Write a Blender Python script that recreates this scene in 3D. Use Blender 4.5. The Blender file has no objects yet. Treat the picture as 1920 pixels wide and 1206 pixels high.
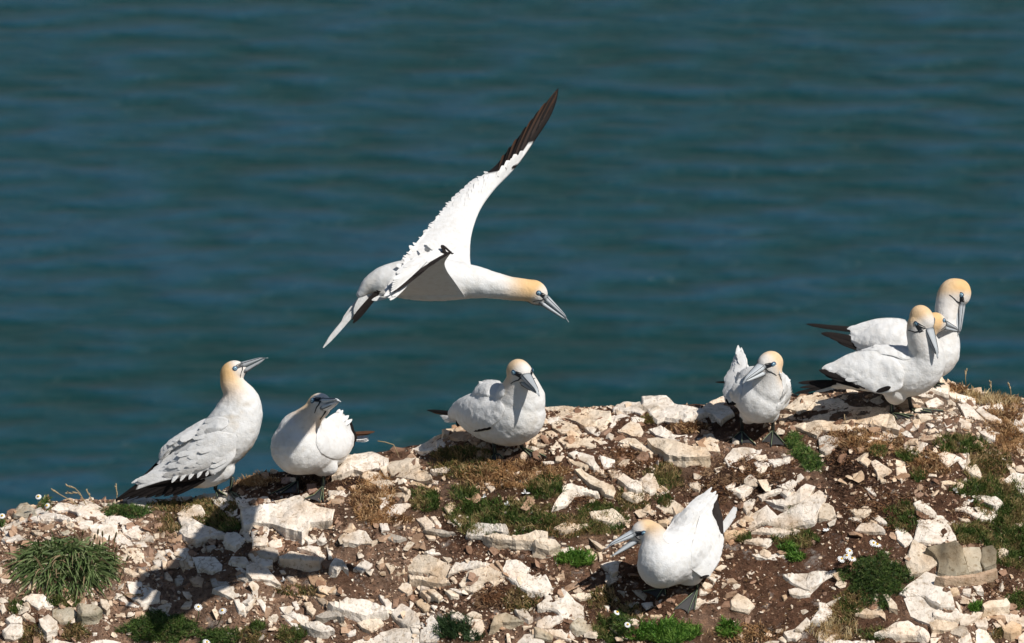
import bpy, bmesh, math, random
import numpy as np
from mathutils import Vector, Matrix, noise
from mathutils.bvhtree import BVHTree
from mathutils.geometry import delaunay_2d_cdt

random.seed(7); RNG = np.random.default_rng(11)
scene = bpy.context.scene
COL = scene.collection

# ------------------------------------------------------------------ camera
PITCH = math.radians(18.0); D0 = 24.24; FPX = 250.0/36.0*1920.0
Fv = np.array([0, math.cos(PITCH), -math.sin(PITCH)])
Uv = np.array([0, math.sin(PITCH), math.cos(PITCH)])
Rv = np.array([1.0, 0, 0])
CAM = -D0*Fv
cd = bpy.data.cameras.new('camera'); cam = bpy.data.objects.new('camera', cd); COL.objects.link(cam)
cam.location = CAM; cam.rotation_euler = (math.pi/2-PITCH, 0, 0)
cd.lens = 250; cd.sensor_width = 36; cd.clip_start = 0.5; cd.clip_end = 20000
cd.dof.use_dof = True; cd.dof.focus_distance = D0-0.15; cd.dof.aperture_fstop = 9.0
scene.camera = cam
# ------------------------------------------------------------------ light
SUNV = np.array([0.50, -0.36, 0.79]); SUNV /= np.linalg.norm(SUNV)
world = bpy.data.worlds.new('World'); scene.world = world; world.use_nodes = True
nt = world.node_tree; bg = nt.nodes['Background']
sky = nt.nodes.new('ShaderNodeTexSky'); sky.sky_type = 'NISHITA'; sky.sun_disc = False
sky.sun_elevation = math.asin(SUNV[2]); sky.sun_rotation = math.atan2(SUNV[0], SUNV[1])
sky.air_density = 1.0; sky.dust_density = 0.3
nt.links.new(sky.outputs[0], bg.inputs[0]); bg.inputs[1].default_value = 0.056
sl = bpy.data.lights.new('sun', 'SUN'); sl.energy = 4.7; sl.angle = math.radians(0.53); sl.color = (1.0, 0.965, 0.915)
sun = bpy.data.objects.new('sun', sl); COL.objects.link(sun)
sun.rotation_euler = Vector(SUNV).to_track_quat('Z', 'Y').to_euler(); sun.location = (5, -3, 8)
scene.view_settings.view_transform = 'Standard'; scene.view_settings.look = 'None'
scene.view_settings.exposure = 0.0; scene.view_settings.gamma = 1.0; scene.view_settings.use_curve_mapping = False

# ------------------------------------------------------------------ helpers
def at_depth(px, py, dm):
    """point on the sight line of a photo pixel, dm metres nearer (-) or farther (+) than the reference distance"""
    t = D0+dm
    return CAM + t*(Fv + Rv*((px-960)/FPX) + Uv*((603-py)/FPX))
def project(p):
    q = np.asarray(p)-CAM; t = q@Fv
    return 960+FPX*(q@Rv)/t, 603-FPX*(q@Uv)/t, t-D0
def sstep(a, b, x):
    t = np.clip((x-a)/(b-a), 0, 1); return t*t*(3-2*t)
class VNoise:
    def __init__(s, seed):
        s.g = np.random.default_rng(seed).random((256, 256))
    def n(s, x, y):
        xi = np.floor(x).astype(int); yi = np.floor(y).astype(int); fx = x-xi; fy = y-yi
        fx = fx*fx*(3-2*fx); fy = fy*fy*(3-2*fy); g = s.g
        a = g[xi & 255, yi & 255]; b = g[(xi+1) & 255, yi & 255]; c = g[xi & 255, (yi+1) & 255]; d = g[(xi+1) & 255, (yi+1) & 255]
        return (a*(1-fx)+b*fx)*(1-fy)+(c*(1-fx)+d*fx)*fy-0.5
    def fbm(s, x, y, o=4):
        r = 0; a = 1.0
        for i in range(o):
            r = r+a*s.n(x*(2**i)+17.3*i, y*(2**i)+9.1*i); a *= 0.5
        return r
VN = VNoise(3); VN2 = VNoise(5)

def prop(o, label=None, cat=None, group=None, kind=None):
    if label: o['label'] = label
    if cat: o['category'] = cat
    if group: o['group'] = group
    if kind: o['kind'] = kind
    return o
def link_mesh(name, me, mats, parent=None):
    o = bpy.data.objects.new(name, me); COL.objects.link(o)
    for m in (mats if isinstance(mats, (list, tuple)) else [mats]): me.materials.append(m)
    if parent is not None: o.parent = parent
    return o
def np_mesh(name, V, F, C=None, smooth=False):
    """V (n,3); F (m,3|4) int array or list; C (n,3) colours"""
    me = bpy.data.meshes.new(name)
    if isinstance(F, np.ndarray):
        k = F.shape[1]; me.vertices.add(len(V)); me.vertices.foreach_set('co', np.asarray(V, dtype=np.float32).ravel())
        me.loops.add(F.size); me.loops.foreach_set('vertex_index', F.astype(np.int32).ravel())
        me.polygons.add(len(F)); me.polygons.foreach_set('loop_start', np.arange(0, F.size, k, dtype=np.int32))
        me.polygons.foreach_set('loop_total', np.full(len(F), k, dtype=np.int32))
        me.update(calc_edges=True); me.validate()
    else:
        me.from_pydata([tuple(v) for v in V], [], F); me.update()
    if C is not None:
        a = me.color_attributes.new('Col', 'FLOAT_COLOR', 'POINT')
        c4 = np.ones((len(me.vertices), 4), dtype=np.float32); c4[:, :3] = C
        a.data.foreach_set('color', c4.ravel())
    me.polygons.foreach_set('use_smooth', np.full(len(me.polygons), smooth))
    me.update()
    return me
class MB:
    def __init__(s): s.v = []; s.f = []; s.c = []
    def add(s, V, F, c):
        n = len(s.v); s.v.extend([tuple(p) for p in V]); s.f.extend([tuple(i+n for i in f) for f in F])
        c = np.asarray(c, dtype=float)
        s.c.extend([tuple(c)]*len(V) if c.ndim == 1 else [tuple(k) for k in c])
    def build(s, name, mat, parent=None, smooth=True):
        me = np_mesh(name, np.array(s.v), s.f, np.array(s.c), smooth)
        return link_mesh(name, me, mat, parent)
def empty(name, loc):
    o = bpy.data.objects.new(name, None); COL.objects.link(o); o.location = Vector(loc); o.empty_display_size = 0.05
    return o
def reparent(root, objs):
    """children were built in world coordinates; keep them there under an Empty at the thing's base"""
    inv = Matrix.Translation(root.location).inverted()
    for o in objs:
        if o.parent is None: o.parent = root; o.matrix_parent_inverse = inv

# ------------------------------------------------------------------ materials
def mat(name):
    m = bpy.data.materials.new(name); m.use_nodes = True; n = m.node_tree; b = n.nodes['Principled BSDF']
    return m, n, b
def N(n, t, **kw):
    x = n.nodes.new(t)
    for k, v in kw.items(): setattr(x, k, v)
    return x
def noise_node(n, scale, detail=4, rough=0.55, vec=None):
    x = N(n, 'ShaderNodeTexNoise'); x.inputs['Scale'].default_value = scale; x.inputs['Detail'].default_value = detail
    x.inputs['Roughness'].default_value = rough
    if vec is not None: n.links.new(vec, x.inputs['Vector'])
    return x
def ramp(n, src, pts):
    r = N(n, 'ShaderNodeValToRGB'); e = r.color_ramp.elements
    e[0].position, e[0].color = pts[0][0], (*pts[0][1], 1); e[1].position, e[1].color = pts[-1][0], (*pts[-1][1], 1)
    for p, c in pts[1:-1]:
        k = e.new(p); k.color = (*c, 1)
    n.links.new(src, r.inputs[0]); return r
def mixc(n, mode, fac, a, b):
    m = N(n, 'ShaderNodeMix', data_type='RGBA', blend_type=mode)
    for s, v in ((m.inputs['Factor'], fac), (m.inputs['A'], a), (m.inputs['B'], b)):
        if isinstance(v, (int, float)): s.default_value = v
        elif isinstance(v, tuple): s.default_value = (*v, 1)
        else: n.links.new(v, s)
    return m.outputs['Result']
def bump(n, b, srcs):
    prev = None
    for s, dist, st in srcs:
        k = N(n, 'ShaderNodeBump'); k.inputs['Distance'].default_value = dist; k.inputs['Strength'].default_value = st
        n.links.new(s, k.inputs['Height'])
        if prev is not None: n.links.new(prev, k.inputs['Normal'])
        prev = k.outputs[0]
    n.links.new(prev, b.inputs['Normal'])
def g3(v): return (v, v, v)

def rock_material():
    m, n, b = mat('chalk_rock'); at = N(n, 'ShaderNodeAttribute', attribute_name='Col'); co = N(n, 'ShaderNodeNewGeometry').outputs['Position']
    n1 = noise_node(n, 14, 5, 0.6, co); n2 = noise_node(n, 70, 4, 0.6, co); n3 = noise_node(n, 5.5, 3, 0.5, co)
    c = mixc(n, 'MULTIPLY', 1.0, at.outputs['Color'], ramp(n, n1.outputs[0], [(0.3, (0.66, 0.6, 0.53)), (0.5, (0.95, 0.93, 0.9)), (0.7, (1.1, 1.1, 1.1))]).outputs[0])
    c = mixc(n, 'MULTIPLY', 0.8, c, ramp(n, n2.outputs[0], [(0.32, (0.55, 0.47, 0.38)), (0.45, (1, 1, 1)), (0.8, (1.06, 1.06, 1.08))]).outputs[0])
    fac = ramp(n, n3.outputs[0], [(0.5, g3(0)), (0.68, g3(0.55))]).outputs[0]
    c = mixc(n, 'MIX', fac, c, mixc(n, 'MULTIPLY', 1.0, c, (0.93, 0.74, 0.55)))
    v = N(n, 'ShaderNodeTexVoronoi', feature='DISTANCE_TO_EDGE'); v.inputs['Scale'].default_value = 9
    w = noise_node(n, 22, 3, 0.5, co); wm = N(n, 'ShaderNodeVectorMath', operation='MULTIPLY_ADD'); n.links.new(w.outputs['Color'], wm.inputs[0])
    wm.inputs[1].default_value = (0.08, 0.08, 0.08); n.links.new(co, wm.inputs[2]); n.links.new(wm.outputs[0], v.inputs['Vector'])
    cr = ramp(n, v.outputs['Distance'], [(0.0, g3(0.0)), (0.022, g3(1.0))]).outputs[0]
    ms = ramp(n, noise_node(n, 3.1, 2, 0.5, co).outputs[0], [(0.5, g3(0.0)), (0.6, g3(0.85))]).outputs[0]
    c = mixc(n, 'MULTIPLY', ms, c, ramp(n, v.outputs['Distance'], [(0.0, (0.35, 0.27, 0.2)), (0.018, (1, 1, 1))]).outputs[0])
    n.links.new(c, b.inputs['Base Color']); b.inputs['Roughness'].default_value = 0.9; b.inputs['Specular IOR Level'].default_value = 0.2
    bump(n, b, [(n1.outputs[0], 0.012, 0.9), (n2.outputs[0], 0.0035, 0.9), (cr, 0.003, 0.35), (noise_node(n, 260, 2, 0.6, co).outputs[0], 0.001, 0.8)])
    return m
def soil_material():
    m, n, b = mat('chalky_soil'); at = N(n, 'ShaderNodeAttribute', attribute_name='Col'); co = N(n, 'ShaderNodeNewGeometry').outputs['Position']
    n1 = noise_node(n, 30, 6, 0.7, co); n2 = noise_node(n, 150, 4, 0.7, co)
    c = mixc(n, 'MULTIPLY', 1.0, at.outputs['Color'], ramp(n, n1.outputs[0], [(0.3, (0.45, 0.38, 0.33)), (0.5, (0.9, 0.9, 0.9)), (0.72, (1.7, 1.55, 1.4))]).outputs[0])
    c = mixc(n, 'MIX', ramp(n, n2.outputs[0], [(0.6, g3(0)), (0.68, g3(0.8))]).outputs[0], c, mixc(n, 'ADD', 0.6, c, (0.42, 0.3, 0.21)))
    gu = noise_node(n, 11, 5, 0.65, co); c = mixc(n, 'MIX', ramp(n, gu.outputs[0], [(0.6, g3(0)), (0.70, g3(0.65))]).outputs[0], c, (0.56, 0.50, 0.44))
    n.links.new(c, b.inputs['Base Color']); b.inputs['Roughness'].default_value = 0.97; b.inputs['Specular IOR Level'].default_value = 0.1
    bump(n, b, [(n1.outputs[0], 0.04, 1.0), (n2.outputs[0], 0.012, 1.0)])
    return m
def leaf_material(name, rough=0.6, trans=0.25):
    m, n, b = mat(name); at = N(n, 'ShaderNodeAttribute', attribute_name='Col')
    n.links.new(at.outputs['Color'], b.inputs['Base Color']); b.inputs['Roughness'].default_value = rough; b.inputs['Specular IOR Level'].default_value = 0.3
    t = N(n, 'ShaderNodeBsdfTranslucent'); n.links.new(at.outputs['Color'], t.inputs[0])
    mx = N(n, 'ShaderNodeMixShader'); mx.inputs[0].default_value = trans
    n.links.new(b.outputs[0], mx.inputs[1]); n.links.new(t.outputs[0], mx.inputs[2]); n.links.new(mx.outputs[0], n.nodes['Material Output'].inputs[0])
    return m
def plumage_material():
    m, n, b = mat('plumage'); at = N(n, 'ShaderNodeAttribute', attribute_name='Col'); co = N(n, 'ShaderNodeNewGeometry').outputs['Position']
    n1 = noise_node(n, 45, 4, 0.6, co); n2 = noise_node(n, 190, 3, 0.6, co)
    c = mixc(n, 'MULTIPLY', 1.0, at.outputs['Color'], ramp(n, n1.outputs[0], [(0.3, (0.9, 0.88, 0.85)), (0.55, (1, 1, 1))]).outputs[0])
    n.links.new(c, b.inputs['Base Color']); b.inputs['Roughness'].default_value = 0.75; b.inputs['Specular IOR Level'].default_value = 0.15
    b.inputs['Sheen Weight'].default_value = 0.0
    bump(n, b, [(n1.outputs[0], 0.004, 0.5), (n2.outputs[0], 0.0022, 0.65)])
    return m
def simple(name, col, rough=0.5, spec=0.4, attr=False, bscale=0):
    m, n, b = mat(name); b.inputs['Roughness'].default_value = rough; b.inputs['Specular IOR Level'].default_value = spec
    if attr:
        at = N(n, 'ShaderNodeAttribute', attribute_name='Col'); n.links.new(at.outputs['Color'], b.inputs['Base Color'])
    else: b.inputs['Base Color'].default_value = (*col, 1)
    if bscale:
        bump(n, b, [(noise_node(n, bscale, 3).outputs[0], 0.001, 0.5)])
    return m
def sea_material():
    m, n, b = mat('sea_water'); g = N(n, 'ShaderNodeNewGeometry').outputs['Position']
    def mp(sx, sy, rz):
        k = N(n, 'ShaderNodeMapping'); k.inputs['Scale'].default_value = (sx, sy, 1); k.inputs['Rotation'].default_value = (0, 0, math.radians(rz)); n.links.new(g, k.inputs[0]); return k.outputs[0]
    a = noise_node(n, 1.0, 3, 0.45, mp(0.26, 0.66, 4)); c = noise_node(n, 1.0, 4, 0.6, mp(0.7, 1.9, -7)); d = noise_node(n, 1.0, 2, 0.5, mp(0.03, 0.07, 6))
    w = N(n, 'ShaderNodeMath', operation='ADD'); n.links.new(a.outputs[0], w.inputs[0])
    w2 = N(n, 'ShaderNodeMath', operation='MULTIPLY'); n.links.new(d.outputs[0], w2.inputs[0]); w2.inputs[1].default_value = 0.6; n.links.new(w2.outputs[0], w.inputs[1])
    col = ramp(n, w.outputs[0], [(0.62, (0.003, 0.034, 0.034)), (0.78, (0.005, 0.044, 0.054)), (0.94, (0.012, 0.056, 0.086))]).outputs[0]
    n.links.new(col, b.inputs['Base Color']); b.inputs['Roughness'].default_value = 0.3; b.inputs['IOR'].default_value = 1.33; b.inputs['Specular IOR Level'].default_value = 0.22
    bump(n, b, [(a.outputs[0], 1.15, 1.0), (c.outputs[0], 0.34, 1.0)])
    return m
ROCK = rock_material(); SOIL = soil_material(); LEAF = leaf_material('leaf_blade'); PLUME = plumage_material()
SEA = sea_material(); BILL = simple('bill_horn', (0.36, 0.40, 0.43), 0.38, 0.45, attr=True, bscale=150); BLACKSKIN = simple('black_skin', (0.008, 0.009, 0.012), 0.5)
EYE = simple('pale_blue_eye', (0.22, 0.36, 0.45), 0.15, 0.6); PUPIL = simple('pupil', (0.003, 0.003, 0.004), 0.08, 0.6)
RING = simple('eye_ring', (0.02, 0.06, 0.12), 0.4)
FOOT = simple('foot_skin', (0.02, 0.021, 0.022), 0.5, 0.4, attr=True, bscale=120)
PETAL = simple('petal', (0.8, 0.8, 0.78), 0.6, attr=True)

# ------------------------------------------------------------------ terrain
RIDGE = np.array([(-700, 1080), (-300, 1020), (0, 972), (60, 952), (130, 946), (215, 946), (300, 944), (380, 938), (440, 906), (480, 894), (560, 892), (640, 864), (700, 856), (790, 838), (850, 808), (935, 790), (1020, 772), (1110, 768), (1200, 764), (1300, 764), (1370, 762), (1440, 752), (1520, 746), (1600, 730), (1700, 722), (1760, 712), (1800, 720), (1860, 742), (1920, 752), (2100, 775), (2500, 830)], float)
YR = 0.42
def z_ground(x, y):
    x = np.asarray(x, float); y = np.asarray(y, float)
    yr = YR+0.10*VN.n(x*0.9+3.1, x*0+1.7)
    px = 960+x*550
    rp = np.interp(px, RIDGE[:, 0], RIDGE[:, 1])
    vr = (603-rp)/550*(1+yr*math.cos(PITCH)/D0)
    zr = (vr-yr*math.sin(PITCH))/math.cos(PITCH)
    s = yr-y
    sp = np.maximum(s, 0); t1 = np.clip((sp-0.25)/0.45, 0, 1)
    f = 0.05*sp + 0.55*(np.where(sp > 0.25, 0.45*(t1**3-t1**4/2), 0)+np.maximum(sp-0.70, 0))
    f = f + np.maximum(sp-1.5, 0)**2*0.5
    b = np.maximum(-s, 0)
    back = 0.25*b + 2.2*np.maximum(b-0.10, 0)**1.3 + np.where(b > 0.6, (b-0.6)*1.5, 0)
    z = zr-f-back
    w = sstep(-0.05, 0.2, s)
    z = z + w*(0.035*VN.fbm(x*4+5, y*4, 3)+0.018*VN2.fbm(x*13, y*13, 3)) + 0.006*VN.fbm(x*45, y*45, 3)
    return z
def hit(px, py, up=0.0):
    """where the sight lines of photo pixels meet the ground raised by `up` metres; lines that pass over the ridge stop where they pass closest"""
    px = np.atleast_1d(np.asarray(px, float)); py = np.atleast_1d(np.asarray(py, float)); out = np.zeros((len(px), 3)); ok = np.zeros(len(px), bool)
    ts = np.linspace(D0-1.7, D0+0.75, 246)
    for i0 in range(0, len(px), 4000):
        a = px[i0:i0+4000]; b = py[i0:i0+4000]
        dirs = Fv[None]+Rv[None]*((a-960)/FPX)[:, None]+Uv[None]*((603-b)/FPX)[:, None]
        P = CAM[None, None]+dirs[:, None]*ts[None, :, None]
        c = P[..., 2]-z_ground(P[..., 0], P[..., 1])-up
        under = c <= 0; anyu = under.any(1); k = np.where(anyu, under.argmax(1), 0)
        km = c[:, :-12].argmin(1)
        k1 = np.maximum(k, 1); r = np.arange(len(a))
        c0 = c[r, k1-1]; c1 = c[r, k1]; fr = np.clip(c0/np.maximum(c0-c1, 1e-9), 0, 1)
        t = np.where(anyu, ts[k1-1]+fr*(ts[k1]-ts[k1-1]), ts[km])
        out[i0:i0+4000] = CAM+dirs*t[:, None]; ok[i0:i0+4000] = anyu
    return out, ok

# patches of growth: px, py, rx, ry (photo pixels where they stand), kind
PATCH = [
 (400, 958, 48, 20, 'olive', 900), (412, 985, 32, 14, 'green', 500), (340, 950, 60, 9, 'olive', 600), (320, 985, 26, 20, 'olive', 350),
 (235, 962, 40, 9, 'herb', 600), (345, 972, 30, 10, 'peat', 250),
 (935, 972, 95, 34, 'green', 3000), (1022, 916, 30, 20, 'green', 900), (872, 926, 24, 16, 'green', 500), (797, 940, 27, 20, 'green', 700),
 (955, 893, 90, 26, 'tan', 2600), (862, 856, 52, 17, 'olive', 1300), (1065, 988, 60, 20, 'olive', 1200), (1130, 975, 42, 28, 'green', 1300),
 (1188, 938, 30, 20, 'olive', 600), (1245, 895, 34, 24, 'olive', 700), (1245, 900, 20, 10, 'green', 250), (1245, 940, 14, 12, 'green', 250),
 (702, 935, 42, 42, 'tan', 1700), (725, 975, 45, 10, 'tan', 500), (468, 900, 42, 13, 'tan', 900), (680, 905, 40, 16, 'peat', 500),
 (560, 900, 70, 16, 'peat', 900), (1190, 858, 48, 20, 'rust', 1100), (1150, 885, 45, 14, 'rust', 700), (1292, 803, 40, 9, 'tan', 400), (1219, 786, 20, 9, 'moss', 350),
 (1275, 795, 60, 12, 'peat', 500), (1592, 822, 38, 16, 'tan', 700), (1655, 835, 42, 18, 'tan', 800), (1648, 848, 14, 9, 'green', 200),
 (1800, 834, 46, 15, 'green', 900), (1702, 855, 17, 12, 'green', 300), (1722, 893, 15, 10, 'green', 150), (1745, 870, 40, 22, 'tan', 700), (1850, 872, 38, 30, 'olive', 1100),
 (1835, 917, 45, 14, 'green', 800), (1890, 940, 60, 42, 'green', 1700), (1826, 1000, 34, 20, 'green', 1100), (1898, 1010, 40, 60, 'green', 2200),
 (1865, 748, 60, 12, 'straw', 900), (1885, 790, 32, 50, 'tan', 1300), (1895, 835, 30, 20, 'tan', 500), (1795, 730, 18, 8, 'tan', 200), (1692, 972, 27, 24, 'green', 500),
 (1492, 1012, 40, 16, 'green', 600), (1478, 1030, 16, 7, 'bright', 160), (1492, 1047, 16, 7, 'bright', 160),
 (980, 868, 38, 13, 'peat', 500), (1400, 880, 80, 26, 'rust', 1500), (1400, 915, 90, 24, 'peat', 1200), (1600, 885, 60, 34, 'peat', 1400), (1330, 915, 50, 26, 'rust', 800),
 (1575, 850, 30, 24, 'rust', 500), (1660, 960, 70, 34, 'rust', 1300), (1830, 960, 40, 24, 'rust', 600), (925, 1122, 32, 17, 'rust', 900), (975, 1128, 30, 22, 'olive', 400),
 (870, 880, 60, 16, 'olive', 900), (1100, 935, 40, 20, 'rust', 700), (1130, 1125, 30, 20, 'olive', 300),
 (545, 1192, 26, 14, 'green', 450), (482, 1176, 14, 8, 'green', 150), (470, 1195, 30, 14, 'olive', 250),
 (848, 1178, 34, 20, 'dark', 900), (885, 1195, 22, 8, 'dark', 250), (1082, 1050, 34, 13, 'bright', 500), (1250, 1188, 62, 18, 'bright', 1500), (1182, 1150, 22, 16, 'olive', 300),
 (1366, 1182, 20, 14, 'bright', 400), (1140, 1180, 24, 22, 'green', 600), (1565, 1185, 40, 22, 'straw', 500), (1400, 1190, 60, 16, 'tan', 500),
 (1640, 1190, 30, 12, 'green', 200), (1910, 1128, 18, 14, 'green', 350), (1828, 1141, 10, 6, 'bright', 120), (1870, 1190, 15, 10, 'olive', 160), (1870, 1105, 30, 12, 'rust', 300),
 (55, 1190, 30, 18, 'olive', 300), (140, 1185, 24, 16, 'olive', 300), (120, 1130, 30, 10, 'green', 350), (30, 1140, 14, 10, 'green', 120), (1395, 1010, 14, 8, 'green', 150),
 (1560, 1150, 30, 14, 'tan', 300), (1585, 1150, 24, 20, 'green', 350), (75, 1025, 45, 14, 'peat', 350), (560, 1110, 40, 10, 'olive', 250), (1490, 960, 14, 7, 'green', 100),
 (1600, 1130, 34, 20, 'olive', 500), (1700, 1180, 26, 14, 'peat', 300), (690, 1010, 20, 8, 'peat', 120), (880, 1010, 30, 10, 'peat', 150)]

def build_terrain():
    xs = np.concatenate([np.linspace(-7, -2.1, 30)[:-1], np.linspace(-2.1, 2.1, 561), np.linspace(2.1, 7, 30)[1:]])
    ys = np.concatenate([np.linspace(-6, -1.5, 30)[:-1], np.linspace(-1.5, 0.62, 283), [0.66, 0.72, 0.8, 0.95, 1.2, 1.6, 2.2, 3.2, 5, 9, 14, 20]])
    X, Y = np.meshgrid(xs, ys); Z = z_ground(X, Y)
    Z = np.maximum(Z, -72.0); far = Y > 2.5; Z[far] = np.maximum(-72, -8-(Y[far]-2.5)*4.2)
    V = np.stack([X, Y, Z], -1).reshape(-1, 3); nx = len(xs); ny = len(ys)
    i = np.arange(nx*ny).reshape(ny, nx); F = np.stack([i[:-1, :-1], i[:-1, 1:], i[1:, 1:], i[1:, :-1]], -1).reshape(-1, 4)
    px, py, _ = project(V)
    base = np.array([0.17, 0.09, 0.056]); pink = np.array([0.42, 0.27, 0.185]); peat = np.array([0.04, 0.02, 0.014]); turf = np.array([0.07, 0.05, 0.022]); pale = np.array([0.42, 0.33, 0.25])
    C = np.tile(base, (len(V), 1))
    def mixin(w, c):
        nonlocal C
        w = np.clip(w, 0, 1)[:, None]; C = C*(1-w)+c*w
    mixin(sstep(560, 200, px)*0.95*sstep(0.35, 0.65, VN.fbm(V[:, 0]*5, V[:, 1]*5)+0.62), pink)
    mixin(0.7*sstep(-0.02, 0.3, VN2.fbm(V[:, 0]*3+9, V[:, 1]*3, 3)), pink)
    mixin(0.8*np.exp(-(((px-1720)/170)**2+((py-775)/45)**2)), pale)
    mixin(0.7*np.exp(-(((px-640)/200)**2+((py-1160)/60)**2)), pink*0.8)
    for a, b, rx, ry, k, n_ in PATCH:
        w = np.exp(-(((px-a)/rx)**2+((py-b)/ry)**2)**1.5*0.8)
        mixin(w*0.9, {'peat': peat, 'rust': peat*1.3}.get(k, turf))
    me = np_mesh('cliff_top', V, F, C, smooth=True)
    o = link_mesh('cliff_top', me, SOIL); prop(o, 'stony chalk soil of the cliff top sloping towards the viewer', kind='structure')
    return o, V, F
ground, TV, TF = build_terrain()

def build_sea():
    xs = np.linspace(-2500, 2500, 41); ys = np.concatenate([np.linspace(-300, 6000, 60)])
    X, Y = np.meshgrid(xs, ys); V = np.stack([X, Y, np.full(X.shape, -70.0)], -1).reshape(-1, 3)
    i = np.arange(X.size).reshape(X.shape); F = np.stack([i[:-1, :-1], i[:-1, 1:], i[1:, 1:], i[1:, :-1]], -1).reshape(-1, 4)
    o = link_mesh('sea', np_mesh('sea', V, F, None, True), SEA); prop(o, 'dark teal sea with soft blurred ripples far below', kind='structure')
build_sea()

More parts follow.
